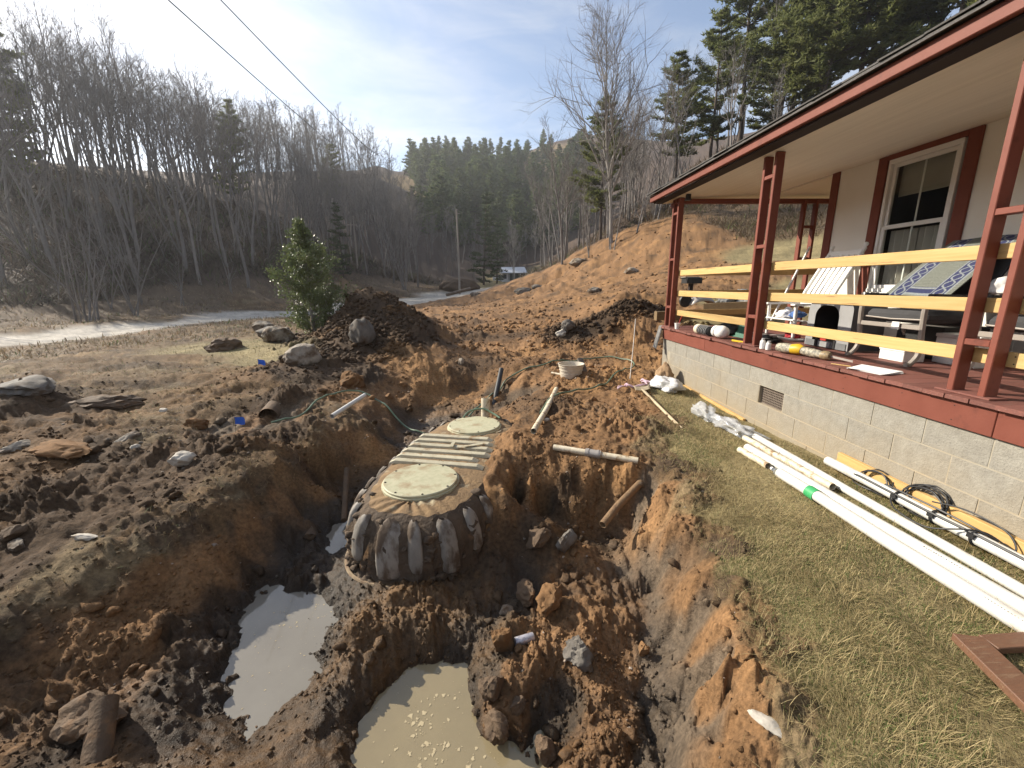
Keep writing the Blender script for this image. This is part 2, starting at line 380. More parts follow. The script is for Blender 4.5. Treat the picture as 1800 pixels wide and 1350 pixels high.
(3.5,38.82,1.21,'o'), (6.1,38.92,2.2,'o'), (6.47,20.26,1.62,'o'), (2.6,14.02,0.52,'o'), (-2.18,13.25,0.64,'o'), (2.76,8.05,0.18,'o'),
(2.1,7.71,0.14,'o'), (3.35,8.73,0.3,'o'), (-3.07,22.52,0.55,'o'), (0.43,8.78,0.16,'o'), (8.43,26.58,2.66,'o'), (10.54,38.47,5.57,'o'),
(9.25,39.36,4.68,'o'), (6.44,41.18,3.13,'o'), (4.08,45.21,2.26,'o'), (13.05,33.36,6.18,'o'), (8.38,20.29,2.13,'o'), (10.93,26.78,4.01,'o'),
(5.04,10.9,0.87,'o'), (3.56,10.64,1.22,'d'), (3.17,10.53,1.12,'d'), (2.73,10.2,0.91,'d'), (4.06,10.37,1.05,'d'), (3.85,10.61,1.14,'d'),
(1.78,9.53,0.5,'d'), (2.22,9.75,0.64,'d'), (4.04,12.62,1.45,'o'), (4.88,12.54,1.27,'o'), (3.37,11.33,0.4,'o'), (4.16,11.83,0.5,'o'),
(9.53,16.09,2,'o'), (7.38,14.04,1.59,'o'), (10.62,16.08,2.2,'o'), (13.58,27.95,5.16,'o'), (7.13,11.86,1.02,'g'), (5.26,9.86,0.86,'g'),
(13.92,19.15,2.8,'g'), (9.58,11.8,1.24,'g'), (16.14,27.82,5.13,'b'), (19.77,34.39,7.58,'b'), (20.85,26.6,5.3,'b'), (15.73,35.53,7.22,'b'),
(20.19,39.81,8.86,'b'), (27.7,49.53,16.76,'f'), (40.26,49.62,19.69,'f'), (18.98,50.69,11.15,'f'), (13.76,48.16,8.05,'f'), (11.85,47.89,6.54,'f'),
(20.26,65.11,11.51,'f'), (51.37,42.94,19.82,'f'), (78.49,40.96,16.92,'f'), (32.5,47.35,17.21,'f'), (9.81,53.76,4.81,'f'), (27.89,64.09,17.47,'f'),
(27.44,24.59,6.84,'f'), (3.2,5,0,'g'), (3.2,2.5,0.05,'g'), (6,3,0.3,'b'), (8,8,0.9,'g'), (3.3,9.2,0.6,'o'),
(12,4,1.2,'b'), (20,4,5,'f'), (-6,-4,0,'s'), (0,-4,0,'g'), (4,-4,0.05,'g'), (-20,-6,-0.6,'r'),
(-23,4,-0.6,'r'), (-32,-5,4,'f'), (30,-5,9,'f'), (0,-30,-0.5,'s'), (-30,-40,2,'f'), (40,-40,10,'f'),
(-22,12,-0.6,'r'), (-1,0.8,-0.2,'d'), (-0.2,0.9,-0.5,'w'), (0.6,0.9,-0.5,'o'), (-0.3,0.2,0,'s'), (-2,0.8,-0.2,'d'),
(0.9,0.3,-0.03,'g'), (0.2,0.3,-0.02,'g'), (-2.2,13,0.3,'s'), (-3.5,13,0.1,'s'), (-1.5,12.2,0.6,'o'), (-4.6,11.5,0.15,'s'),
(-90,130,29,'f'), (-110,60,19,'f'), (-150,300,50,'f'), (0,420,75,'f'), (150,330,95,'f'), (-100,420,60,'f'),
(70,90,30,'f'), (130,150,60,'f'), (100,20,30,'f'), (-120,0,24,'f'), (60,230,62,'f'), (-60,250,66,'f'),
(-45,190,46,'f'), (300,500,90,'f'), (-400,300,80,'f'), (500,0,80,'f'), (0,-500,30,'f'), (-400,-200,60,'f'),
(0,650,60,'f'), (0.07,3.14,0,'o'), (0.12,3.41,0.03,'o'), (0.18,3.75,0.035,'o'), (0.26,4.15,0.035,'o'), (0.33,4.54,0.03,'o'),
(0.32,4.91,0,'o'), (-0.07,3.3,0.045,'o'), (-0,3.64,0.055,'o'), (0.09,4.04,0.06,'o'), (0.15,4.38,0.05,'o'), (0.34,3.35,0.04,'o'),
(0.45,3.79,0.05,'o'), (0.52,4.29,0.05,'o'), (0.15,2.89,-0.3,'d'), (0.37,2.88,-0.2,'d'), (0.12,3.03,-0.05,'o'), (-0.55,2.95,-0.5,'w'),
(-0.4,3.4,-0.5,'w'), (-0.6,3.7,-0.5,'w'), (-0.45,4.4,-0.45,'w'),
]
TYPES = "gsodkwrfbm"
TCOL = {"g": (.22, .178, .09), "s": (.125, .079, .040), "o": (.190, .106, .049), "d": (.068, .042, .023), "k": (.118, .088, .060), "w": (.082, .056, .034),
        "r": (.42, .385, .33), "f": (.080, .056, .041), "b": (.125, .088, .056), "m": (.28, .20, .105)}
TAMP = {"g": .25, "s": .9, "o": 1.0, "d": 1.25, "k": .7, "w": .75, "r": .04, "f": 1.0, "b": .9, "m": .8}
_cx = np.array([c[0] for c in CTRL]); _cyy = np.array([c[1] for c in CTRL]); _cz = np.array([c[2] for c in CTRL])
_ct = np.array([TYPES.index(c[3]) for c in CTRL])
def lp(x, y):
    r = np.sqrt(x*x + (y + .0)**2) + .25
    return np.log(r), np.arctan2(x, y), r
_cl, _cth, _ = lp(_cx, _cyy)
def _dth(a, b):
    d = a[:, None] - b[None, :]
    return 2*np.sin(.5*d)
_n = len(CTRL)
_K = -np.sqrt((_cl[:, None] - _cl[None, :])**2 + _dth(_cth, _cth)**2 + 1e-6)
_A = np.zeros((_n + 1, _n + 1)); _A[:_n, :_n] = _K + np.eye(_n) * .004; _A[:_n, _n] = 1; _A[_n, :_n] = 1
_w = np.linalg.solve(_A, np.concatenate([_cz, [0]]))
_TM = np.zeros((_n, len(TYPES))); _TM[np.arange(_n), _ct] = 1
_AMP = np.array([TAMP[t] for t in TYPES]); _COLT = np.array([TCOL[t] for t in TYPES])

def sstep(x, a, b):
    t = np.clip((x - a) / (b - a), 0, 1); return t*t*(3 - 2*t)

def terrain(x, y, fine=True, full=False):
    x = np.atleast_1d(np.asarray(x, float)); y = np.atleast_1d(np.asarray(y, float))
    z = np.zeros(len(x)); M = np.zeros((len(x), len(TYPES)))
    # ragged edges: bend the survey grid a little with noise
    rr = np.sqrt(x*x + y*y) + .25
    wx = x + .055*gnoise(x*2.6, y*2.6, 5) + .03*gnoise(x*7, y*7, 6) + rr*.008*gnoise(x/rr*40, y/rr*40 + np.log(rr)*9, 7)
    wy = y + .055*gnoise(x*2.6, y*2.6, 8) + .03*gnoise(x*7, y*7, 9)
    for s in range(0, len(x), 20000):
        e = slice(s, s + 20000)
        l, th, r = lp(wx[e], wy[e])
        d2 = (l[:, None] - _cl[None, :])**2 + _dth(th, _cth)**2
        z[e] = -np.sqrt(d2 + 1e-6) @ _w[:_n] + _w[_n]
        w = 1 / (d2 + 2e-4)**3.2
        M[e] = (w @ _TM) / w.sum(1, keepdims=True)
    amp = M @ _AMP
    if fine:
        res = rr * .0022 + .004                       # grid spacing here
        h = np.zeros(len(x)); soil = np.zeros(len(x))
        for sc, a, sd in ((.9, .035, 11), (.42, .028, 12), (.2, .020, 13), (.095, .013, 14), (.045, .008, 15)):
            fade = 1 - sstep(res, sc*.34, sc*.8)
            h += a * fade * gnoise(x/sc, y/sc, sd)
        far = sstep(rr, 8, 40)
        for sc, a, sd in ((2.2, .14, 21), (6.5, .3, 22)):
            h += a * far * gnoise(x/sc, y/sc, sd) * (1 - M[:, TYPES.index("r")])
        mid = sstep(rr, 3.0, 6.0)*(1 - sstep(rr, 18, 26))*(M[:, TYPES.index("s")] + .5*M[:, TYPES.index("d")])
        h += mid*(.10*gnoise(x/1.7, y/.55, 28) + .07*np.abs(gnoise(x/.8, y/.3, 29)))
        st_ = M[:, TYPES.index("k")]*(rr < 7)
        h += st_*.12*(np.abs(gnoise(x/.15, y/.42 + .5*gnoise(x*5, y*5, 33), 30)) - .3)
        gul = far*(1 - sstep(rr, 42, 60))*(M[:, TYPES.index("o")] + M[:, TYPES.index("b")])
        gx_ = x*.86 - y*.5; gy_ = x*.5 + y*.86
        h += gul*(-.42*np.abs(gnoise(gx_/3.4, gy_/1.1 + .6*gnoise(gx_/2, gy_/2, 27), 25)) - .2*np.abs(gnoise(gx_/1.6, gy_/.5, 26)) + .16)
        cl = M[:, TYPES.index("o")] + 1.2*M[:, TYPES.index("d")] + 0.75*M[:, TYPES.index("k")] + .75*M[:, TYPES.index("w")] + .75*M[:, TYPES.index("s")]
        clump = np.clip(.5 + 1.25*gnoise(x*1.1, y*1.1, 31) + .4*gnoise(x*2.9, y*2.9, 32), 0.03, 1.5)
        cr = np.zeros(len(x))
        for sc, a, sd, thr in ((.34, .060, 41, .6), (.16, .046, 42, .5), (.08, .036, 43, .3), (.042, .022, 44, .2)):
            fade = 1 - sstep(res, sc*.34, sc*.8)
            if fade.max() <= 0: continue
            qx = x/sc + .35*gnoise(x/sc*1.7, y/sc*1.7, sd+7); qy = y/sc + .35*gnoise(x/sc*1.7, y/sc*1.7, sd+8)
            f1, hh = worley(qx, qy, sd)
            b = (.35*np.sqrt(np.clip(1 - (f1/.62)**2, 0, 1)) + .65*np.clip(1 - f1/.6, 0, 1)) * (hh > thr) * (.4 + .6*hh) * (1 + .7*gnoise(qx*2.7, qy*2.7, sd+9))
            cr += a * fade * b
        h = h*amp + cr*cl*clump
        # scraped strata on the steep cut faces
        z = z + h
    if not full: return z
    return z, M, rr

_pts = []
def ground_z(x, y): return float(terrain([x], [y])[0])

# rows (distance) and columns (bearing): fine in front of the viewpoint, coarse elsewhere
_rows = [.45]
while _rows[-1] < 1400:
    r = _rows[-1]
    _rows.append(r * (1.0068 if r < 9 and r > .9 else 1.012 if r < 26 else 1.02 if r < 90 else 1.035) if r > .9 else r * 1.03)
_rows = np.array(_rows)
_th = [-math.pi]
while _th[-1] < math.pi:
    t = abs(_th[-1])
    _th.append(_th[-1] + (.0025 if t < .98 else .006 if t < 1.15 else .05))
_th = np.array(_th[:-1])
TH, RR = np.meshgrid(_th, _rows)
gx, gy = (RR*np.sin(TH)).ravel(), (RR*np.cos(TH)).ravel()
gz, gM, grr = terrain(gx, gy, True, True)
nr, nc = len(_rows), len(_th)
ii = np.arange(nr*nc).reshape(nr, nc)
i2 = np.roll(ii, -1, axis=1)
gf = np.stack([ii[:-1].ravel(), i2[:-1].ravel(), i2[1:].ravel(), ii[1:].ravel()], 1)[:, ::-1]
def soil_colour(x, y, z, M):
    P = M**1.5; P = P / P.sum(1, keepdims=True)
    c = P @ _COLT
    n1 = gnoise(x*.8, y*.8, 61); n2 = gnoise(x*3.1, y*3.1, 62); n3 = gnoise(x*11, y*11, 63)
    c = c * (1 + .28*n1 + .22*n2 + .2*n3)[:, None]
    soilm = (M[:, 2] + M[:, 3] + M[:, 5] + M[:, 1]*.5)
    # straw and dark mud trampled in bands on the plateau
    sm_ = (sstep(gnoise(x/1.9, y/.6, 66) + .5*n3, .0, .35)*M[:, 1]*.75)[:, None]; c = c*(1 - sm_) + sm_*np.array([.052, .036, .024])
    sm_ = (sstep(gnoise(x/2.3 + 5, y/.7, 67) + .4*n3, .1, .5)*M[:, 1]*.5)[:, None]; c = c*(1 - sm_) + sm_*np.array([.24, .185, .105])
    # orange and grey seams in the cut wall
    sm_ = (sstep(gnoise(x/.22, y/.7, 68), .0, .3)*M[:, 4]*.8)[:, None]; c = c*(1 - sm_) + sm_*np.array([.17, .095, .045])
    # darker topsoil and brighter subsoil streaks
    t = (sstep(gnoise(x*.55 + 3, y*.55, 64) + .4*n2, .12, .5) * soilm * .55)[:, None]
    c = c*(1 - t) + t*np.array([.30, .165, .068])*np.clip(.4 + c.mean(1, keepdims=True)*4.5, 0, 1)
    t = (sstep(gnoise(x*.9 + 7, y*.9, 65) + .4*n3, .25, .6) * soilm * .6)[:, None]
    c = c*(1 - t) + t*np.array([.05, .036, .025])
    return np.clip(c, .004, .8)
gcol = soil_colour(gx, gy, gz, gM)
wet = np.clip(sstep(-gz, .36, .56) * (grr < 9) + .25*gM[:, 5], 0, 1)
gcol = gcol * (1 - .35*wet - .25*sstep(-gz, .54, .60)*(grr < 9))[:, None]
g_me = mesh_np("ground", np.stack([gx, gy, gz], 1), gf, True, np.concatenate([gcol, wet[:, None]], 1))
M_SOIL = bpy.data.materials.new("soil"); M_SOIL.use_nodes = True
def _soil(m):
    N, L = m.node_tree.nodes, m.node_tree.links; bs = N["Principled BSDF"]
    an = N.new("ShaderNodeAttribute"); an.attribute_name = "col"
    tc = N.new("ShaderNodeTexCoord")
    def noi(s, d=8, r=.65):
        n = N.new("ShaderNodeTexNoise"); n.inputs["Scale"].default_value = s; n.inputs["Detail"].default_value = d; n.inputs["Roughness"].default_value = r
        L.new(tc.outputs["Object"], n.inputs["Vector"]); return n.outputs[0]
    mr = N.new("ShaderNodeMapRange"); mr.inputs[1].default_value = .3; mr.inputs[2].default_value = .72; mr.inputs[3].default_value = .55; mr.inputs[4].default_value = 1.5
    L.new(noi(34), mr.inputs[0])
    mx = N.new("ShaderNodeMixRGB"); mx.blend_type = "MULTIPLY"; mx.inputs[0].default_value = 1
    L.new(an.outputs["Color"], mx.inputs[1]); L.new(mr.outputs[0], mx.inputs[2]); L.new(mx.outputs[0], bs.inputs["Base Color"])
    rr = N.new("ShaderNodeMapRange"); rr.inputs[3].default_value = .92; rr.inputs[4].default_value = .42; L.new(an.outputs["Alpha"], rr.inputs[0]); L.new(rr.outputs[0], bs.inputs["Roughness"])
    bs.inputs["Specular IOR Level"].default_value = .22
    b1 = N.new("ShaderNodeBump"); b1.inputs["Strength"].default_value = .9; b1.inputs["Distance"].default_value = .018; L.new(noi(26), b1.inputs["Height"])
    b2 = N.new("ShaderNodeBump"); b2.inputs["Strength"].default_value = .8; b2.inputs["Distance"].default_value = .007; L.new(noi(120, 5), b2.inputs["Height"]); L.new(b1.outputs[0], b2.inputs["Normal"])
    L.new(b2.outputs[0], bs.inputs["Normal"])
_soil(M_SOIL)
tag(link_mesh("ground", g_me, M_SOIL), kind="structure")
# ------------------------------------------------------------------ the house with its porch
def zsplash(m, z0, z1, colr, amt=.8, nscale=3.0):
    """soil splashed up a wall: a stain that fades out with height"""
    N, L = m.node_tree.nodes, m.node_tree.links; bs = N["Principled BSDF"]
    src = bs.inputs["Base Color"].links[0].from_socket
    ge = N.new("ShaderNodeNewGeometry"); sp = N.new("ShaderNodeSeparateXYZ"); L.new(ge.outputs["Position"], sp.inputs[0])
    no = N.new("ShaderNodeTexNoise"); no.inputs["Scale"].default_value = nscale; no.inputs["Detail"].default_value = 6; L.new(ge.outputs["Position"], no.inputs["Vector"])
    ad = N.new("ShaderNodeMath"); ad.operation = "MULTIPLY_ADD"; L.new(no.outputs[0], ad.inputs[0]); ad.inputs[1].default_value = (z1 - z0)*1.2; L.new(sp.outputs[2], ad.inputs[2])
    mr = N.new("ShaderNodeMapRange"); mr.inputs[1].default_value = z0 + (z1-z0)*.6; mr.inputs[2].default_value = z1 + (z1-z0)*.6; mr.inputs[3].default_value = amt; mr.inputs[4].default_value = 0
    L.new(ad.outputs[0], mr.inputs[0])
    mx = N.new("ShaderNodeMixRGB"); L.new(mr.outputs[0], mx.inputs[0]); L.new(src, mx.inputs[1]); mx.inputs[2].default_value = (*colr, 1); L.new(mx.outputs[0], bs.inputs["Base Color"])
    return m

M_RED = pmat("red_paint", (.150, .037, .021), (.185, .052, .032), 5, .62, (1, 1, 1), .35, 70, .002, c3=(.10, .028, .018), c3scale=9, c3lim=(.6, .75), rand=.06)
M_DECK = pmat("deck_paint", (.20, .075, .055), (.13, .05, .04), 4, .72, (1.2, 22, 22), .5, 30, .002, rand=.18, bstretch=(2, 40, 40), c3=(.26, .17, .13), c3scale=3, c3lim=(.58, .8))
M_BLOCK = zsplash(pmat("concrete_block", (.29, .275, .235), (.225, .21, .178), 16, .92, (1, 1, 1), .9, 75, .007, rand=.06, c3=(.17, .16, .14), c3scale=85, c3lim=(.60, .68), spec=.2), .02, .55, (.30, .235, .145), .6)
M_MORTAR = zsplash(pmat("mortar", (.36, .325, .26), (.29, .26, .20), 20, .95, bump=.4, bscale=120, bdist=.002, spec=.2), .02, .5, (.42, .30, .16), .6)
M_PINE = pmat("new_lumber", (.55, .38, .16), (.45, .285, .10), 3.0, .6, (16, .7, 16), .25, 20, .001, rand=.1, c3=(.25, .125, .045), c3scale=2.6, c3lim=(.62, .70), bstretch=(30, 1.5, 30))
M_PINE_OLD = pmat("ground_lumber", (.56, .36, .14), (.45, .28, .10), 3.0, .7, (16, .7, 16), .25, 20, .001, rand=.1, c3=(.30, .18, .08), c3scale=2.2, c3lim=(.62, .74), bstretch=(30, 1.5, 30))
M_WALL = pmat("wall_paint", (.78, .75, .68), (.73, .70, .62), 3, .6, (1, 1, 1), .2, 25, .002, bstretch=(1, 12, .6))
M_CEIL = pmat("ceiling_paint", (.80, .74, .63), (.70, .645, .54), 2.2, .6, (9, .5, 1), .5, 6, .004, bstretch=(16, .5, 1))
M_VINYL = pmat("white_vinyl", (.76, .75, .72), (.70, .69, .66), 4, .4)
M_DARK = pmat("dark_stain_and_shade", (.030, .018, .014), (.02, .012, .01), 8, .8)  # near-black tone for small dark parts and the painted soffit shade
M_SHINGLE = pmat("asphalt_shingle", (.06, .058, .055), (.11, .105, .10), 50, .95, bump=.5, bscale=200, rand=.2)
M_CURTAIN = pmat("curtain_cloth", (.62, .58, .52), (.52, .48, .43), 3, .9)
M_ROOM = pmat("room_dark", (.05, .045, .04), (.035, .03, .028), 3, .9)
def clear_mat(name, tint, body=None, body_amt=0.0, rough=.03, bump=0.0, bscale=12, bdist=.02, ior=1.45):
    """thin clear sheet: see-through with a Fresnel reflection and, for film, a little milky body"""
    m = bpy.data.materials.new(name); m.use_nodes = True; N, L = m.node_tree.nodes, m.node_tree.links; N.clear()
    out = N.new("ShaderNodeOutputMaterial"); tr = N.new("ShaderNodeBsdfTransparent"); tr.inputs[0].default_value = (*tint, 1)
    gl = N.new("ShaderNodeBsdfGlossy"); gl.inputs["Roughness"].default_value = rough
    fr = N.new("ShaderNodeFresnel"); fr.inputs[0].default_value = ior
    mx = N.new("ShaderNodeMixShader"); ge = N.new("ShaderNodeNewGeometry"); inv = N.new("ShaderNodeMath"); inv.operation = "SUBTRACT"; inv.inputs[0].default_value = 1; L.new(ge.outputs["Backfacing"], inv.inputs[1])
    ml = N.new("ShaderNodeMath"); ml.operation = "MULTIPLY"; L.new(fr.outputs[0], ml.inputs[0]); L.new(inv.outputs[0], ml.inputs[1]); L.new(ml.outputs[0], mx.inputs[0]); L.new(tr.outputs[0], mx.inputs[1]); L.new(gl.outputs[0], mx.inputs[2]); last = mx
    if bump:
        tc = N.new("ShaderNodeTexCoord"); n = N.new("ShaderNodeTexNoise"); n.inputs["Scale"].default_value = bscale; n.inputs["Detail"].default_value = 6; L.new(tc.outputs["Object"], n.inputs["Vector"])
        b = N.new("ShaderNodeBump"); b.inputs["Strength"].default_value = bump; b.inputs["Distance"].default_value = bdist; L.new(n.outputs[0], b.inputs["Height"])
        L.new(b.outputs[0], gl.inputs["Normal"]); L.new(b.outputs[0], fr.inputs["Normal"])
    if body:
        df = N.new("ShaderNodeBsdfDiffuse"); df.inputs[0].default_value = (*body, 1)
        m2 = N.new("ShaderNodeMixShader"); m2.inputs[0].default_value = body_amt; L.new(mx.outputs[0], m2.inputs[1]); L.new(df.outputs[0], m2.inputs[2]); last = m2
    L.new(last.outputs[0], out.inputs[0]); return m
M_GLASS = clear_mat("window_glass", (.93, .95, .94))
M_BLACK = pmat("black_plastic", (.018, .018, .019), (.03, .03, .03), 12, .5, bump=.1)
M_WHITE = pmat("white_plastic", (.78, .77, .74), (.70, .69, .66), 6, .38)
M_METALGREY = pmat("grey_metal", (.42, .38, .34), (.34, .31, .28), 10, .45, metallic=.3)

WL = {}
def wloc(p): return WL.get(p.name, Vector(p.location))
def part(name, mb, m, parent, **k):
    """a part given in world coordinates"""
    o = mb.build(name, m, parent, **k); o.matrix_parent_inverse = Matrix.Translation(-wloc(parent))
    WL[o.name] = Vector(o.location); return o
def piece(name, me, parent, loc, rot=(0, 0, 0), scl=(1, 1, 1)):
    """a repeated part: shared mesh at a world position"""
    o = link_mesh(name, me, None, parent); o.matrix_parent_inverse = Matrix.Translation(-wloc(parent))
    o.location = loc; o.rotation_euler = rot; o.scale = scl; WL[o.name] = Vector(loc); return o

house = thing("porch_house", (2.96, 5.0, 0.0), "white house with a red porch on grey concrete blocks and yellow pine rails", "house")
# foundation: blocks in running bond on a mortar core
for y0, z0, y1, z1 in ((.0, -.35, 4.004, .69), (4.396, -.35, 7.10, .69), (4.0045, -.35, 4.3955, .297), (4.0045, .498, 4.3955, .69)):
    part("mortar_bed", MB().box(2.9825, y0, z0, 3.17, y1, z1), M_MORTAR, house)
b_me = [MB().box(-.0, -.1955, -.0975, .19, .1955, .0975), MB().box(-.0, -.1955, -.0925, .19, .1955, .0925), MB().box(-.0, -.0955, -.0975, .19, .0955, .0975), MB().box(0, -.0955, -.0925, .19, .0955, .0925)]
b_me = [m.mesh("concrete_block") for m in b_me]
for m in b_me: m.materials.append(M_BLOCK)
for ci, (z0, z1) in enumerate(((-.32, -.115), (-.115, .09), (.09, .295), (.295, .5), (.5, .695))):
    top = ci == 4; off = .2 if ci % 2 == 0 else .0
    y = .0 + off
    ys = [(yy, False) for yy in np.arange(.2 + off, 7.1 - .15, .4)]
    if off: ys += [(.1, True), (7.0, True)]
    else: ys = [q for q in ys if q[0] < 6.99] ; ys += [(7.0, True)] if ci % 2 else []
    for yy, half in ys:
        if ci == 3 and abs(yy - 4.2) < .05: continue        # the vent
        if half is False and yy > 6.95: continue
        o = piece("concrete_block", b_me[(1 if top else 0) + (2 if half else 0)], house, (2.98 + random.uniform(-.0015, .0015), yy, (z0 + z1)/2), (random.uniform(-.002, .002), 0, random.uniform(-.003, .003)))
# vent in the wall
v = part("foundation_vent", MB().box(3.03, 4.005, .30, 3.05, 4.395, .495), M_DARK, house)
gr = MB()
for k in range(15): yy = 4.012 + k*.0267; gr.box(3.016, yy - .005, .303, 3.026, yy + .005, .493)
for k in range(8): zz = .306 + k*.0262; gr.box(3.0145, 4.006, zz - .005, 3.0245, 4.394, zz + .005)
part("vent_grate", gr, pmat("rusty_grate", (.17, .135, .105), (.12, .095, .075), 20, .8), v)

# deck frame board, deck boards
for y0, y1 in ((-.6, 2.2), (2.204, 5.64), (5.644, 7.09)):
    part("deck_fascia", MB().box(2.955, y0, .695, 2.979, y1, .870), M_RED, house, bevel=.003)
part("deck_fascia", MB().box(2.98, 7.09, .695, 11, 7.115, .870), M_RED, house, bevel=.003)
d_me = [MB().box(0, -.0675, 0, 1.70, .0675, .028).mesh("deck_board") for _ in range(1)]
d_me[0].materials.append(M_DECK)
y = -.55
while y < 7.08:
    o = piece("deck_board", d_me[0], house, (2.918 + random.uniform(-.009, .012), y, .872 + random.uniform(-.0015, .0015)), (random.uniform(-.01, .01), 0, random.uniform(-.002, .002)))
    y += .1405
d2 = MB().box(-.0675, 0, 0, .0675, 1.345, .028).mesh("deck_board"); d2.materials.append(M_DECK)
x = 4.70
while x < 8.2:
    piece("deck_board", d2, house, (x, 5.79, .872), (0, random.uniform(-.008, .008), 0)); x += .1405
# posts: two timbers with rungs between
p_me = MB().box(0, -.02, 0, .089, .02, 2.03).mesh("post_timber"); p_me.materials.append(M_RED)
r_me = MB().box(0.003, -.07, -.019, .086, .07, .019).mesh("post_rung"); r_me.materials.append(M_RED)
p2 = MB().box(-.02, 0, 0, .02, .089, 2.0).mesh("post_timber"); p2.materials.append(M_RED)
r2 = MB().box(-.07, .003, -.019, .07, .086, .019).mesh("post_rung"); r2.materials.append(M_RED)
def bev(o, w=.004):
    b = o.modifiers.new("bevel", "BEVEL"); b.width = w; b.segments = 1; b.limit_method = "ANGLE"; return o
for yc in (7.055, 4.73, 2.435, .12):
    for s in (-.09, .09):
        bev(piece("post_timber", p_me, house, (3.0, yc + s, .901), (random.uniform(-.002, .002), random.uniform(-.002, .003), 0)))
    for zz in (1.23, 2.0, 2.71): bev(piece("post_rung", r_me, house, (3.0, yc, zz)), .003)
    part("post_base", MB().box(2.975, yc - .16, .9005, 3.10, yc + .16, .912), M_DECK, house, bevel=.002)
for xc in (5.22, 7.6):
    for s in (-.1, .1): bev(piece("post_timber", p2, house, (xc + s, 6.99, .901)))
    for zz in (1.23, 2.0, 2.5): bev(piece("post_rung", r2, house, (xc, 6.99, zz)), .003)
# rails of new lumber nailed behind the posts
for z0 in (1.097, 1.411, 1.736):
    for y0, y1 in ((4.62, 7.08), (2.35, 4.612), (.1, 2.342)):
        dz = random.uniform(-.004, .004)
        mb = MB().beam((3.112, y0, z0 + .044 + dz), (3.112, y1, z0 + .044), .038, .089)
        part("rail_board", mb, M_PINE, house, bevel=.004)
    mb = MB().box(3.15, 6.94, z0, 7.5, 6.978, z0 + .089); part("rail_board", mb, M_PINE, house, bevel=.003)
# nail heads where the rails meet the posts
nh = MB()
for z0 in (1.097, 1.411, 1.736):
    for yc in (7.0, 4.66, 4.56, 2.40, 2.29):
        for dz in (.022, .066): nh.lathe([(.0045, 3.0918), (.0045, 3.0905), (0, 3.0902)], 7, (0, yc, z0 + dz), "x")
part("nail_heads", nh, M_DARK, house)["kind"] = "stuff"
nf = MB()
for k in range(16):
    for dz in (.735, .83): nf.lathe([(.004, 2.9555), (.004, 2.9540), (0, 2.9537)], 7, (0, .3 + k*.42 + .05*math.sin(k*3.), dz + .008*math.sin(k*5.)), "x")
part("nail_heads", nf, M_DARK, house)["kind"] = "stuff"
# eave: fascia, painted soffit shade, ceiling, roof
for y0, y1 in ((-2.5, 1.9), (1.904, 7.50)):
    part("roof_fascia", MB().box(2.752, y0, 2.960, 2.80, y1, 3.05), M_RED, house, bevel=.004)
part("roof_fascia", MB().box(2.752, 7.502, 2.960, 12.3, 7.54, 3.05), M_RED, house, bevel=.004)
part("soffit_shade_strip", MB().box(2.801, -2.4, 2.936, 2.99, 7.5, 2.956), M_DARK, house)  # near-black strip: shade of the gap behind the fascia, put into colour
part("porch_beam", MB().box(3.0, 7.02, 2.86, 11.0, 7.10, 2.932).box(3.092, 7.1, 2.86, 3.18, 7.48, 2.93), M_RED, house, bevel=.003)
cs = MB()
for k in range(3):      # ceiling panels, long joints along the porch
    xa, xb = 2.95 + (4.6-2.95)*k/3, 2.95 + (4.6-2.95)*(k+1)/3
    za, zb = 2.934 + .078*k/3, 2.934 + .078*(k+1)/3
    b = MB().add([(xa + .0006, -2.4, za), (xb - .0006, -2.4, zb), (xb - .0006, 7.48, zb), (xa + .0006, 7.48, za), (xa + .0006, -2.4, za + .012), (xb - .0006, -2.4, zb + .012), (xb - .0006, 7.48, zb + .012), (xa + .0006, 7.48, za + .012)],
                 [(0,3,2,1),(4,5,6,7),(0,1,5,4),(1,2,6,5),(2,3,7,6),(3,0,4,7)])
    part("ceiling_panel", b, M_CEIL, house)
part("ceiling_panel", MB().box(4.602, 5.82, 2.99, 11, 7.48, 3.01), M_CEIL, house)
def slope(x0, z0, x1, z1, y0, y1, th=.03):
    return [(x0,y0,z0),(x1,y0,z1),(x1,y1,z1),(x0,y1,z0),(x0,y0,z0+th),(x1,y0,z1+th),(x1,y1,z1+th),(x0,y1,z0+th)]
BOXF = [(0,3,2,1),(4,5,6,7),(0,1,5,4),(1,2,6,5),(2,3,7,6),(3,0,4,7)]
part("roof", MB().add(slope(2.705, 3.052, 7.5, 4.55, -2.5, 7.55, .02), BOXF).add([(7.5,-2.5,4.55),(12.3,-2.5,3.042),(12.3,7.55,3.042),(7.5,7.55,4.55),(7.5,-2.5,4.57),(12.3,-2.5,3.062),(12.3,7.55,3.062),(7.5,7.55,4.57)], BOXF), M_SHINGLE, house)
sh = []
for k in range(5):
    w = .31; j = [random.uniform(-.008, .008) for _ in range(4)]
    mb = MB().add([(-.03 + j[0], -w/2, 0), (.30, -w/2, .094), (.30, w/2, .094), (-.03 + j[1], w/2, 0), (-.03 + j[0], -w/2, .012), (.30, -w/2, .106), (.30, w/2, .106), (-.03 + j[1], w/2, .012)], BOXF)
    me = mb.mesh("shingle"); me.materials.append(M_SHINGLE); sh.append(me)
for row in range(4):
    y = -2.3 + (row % 2)*.15
    while y < 7.5:
        piece("shingle", sh[random.randrange(5)], house, (2.722 + row*.14 + random.uniform(-.006, .004), y, 3.074 + row*.14*.313 + row*.004 + random.uniform(0, .006)), (random.uniform(-.008, .008), 0, random.uniform(-.01, .01))); y += .313
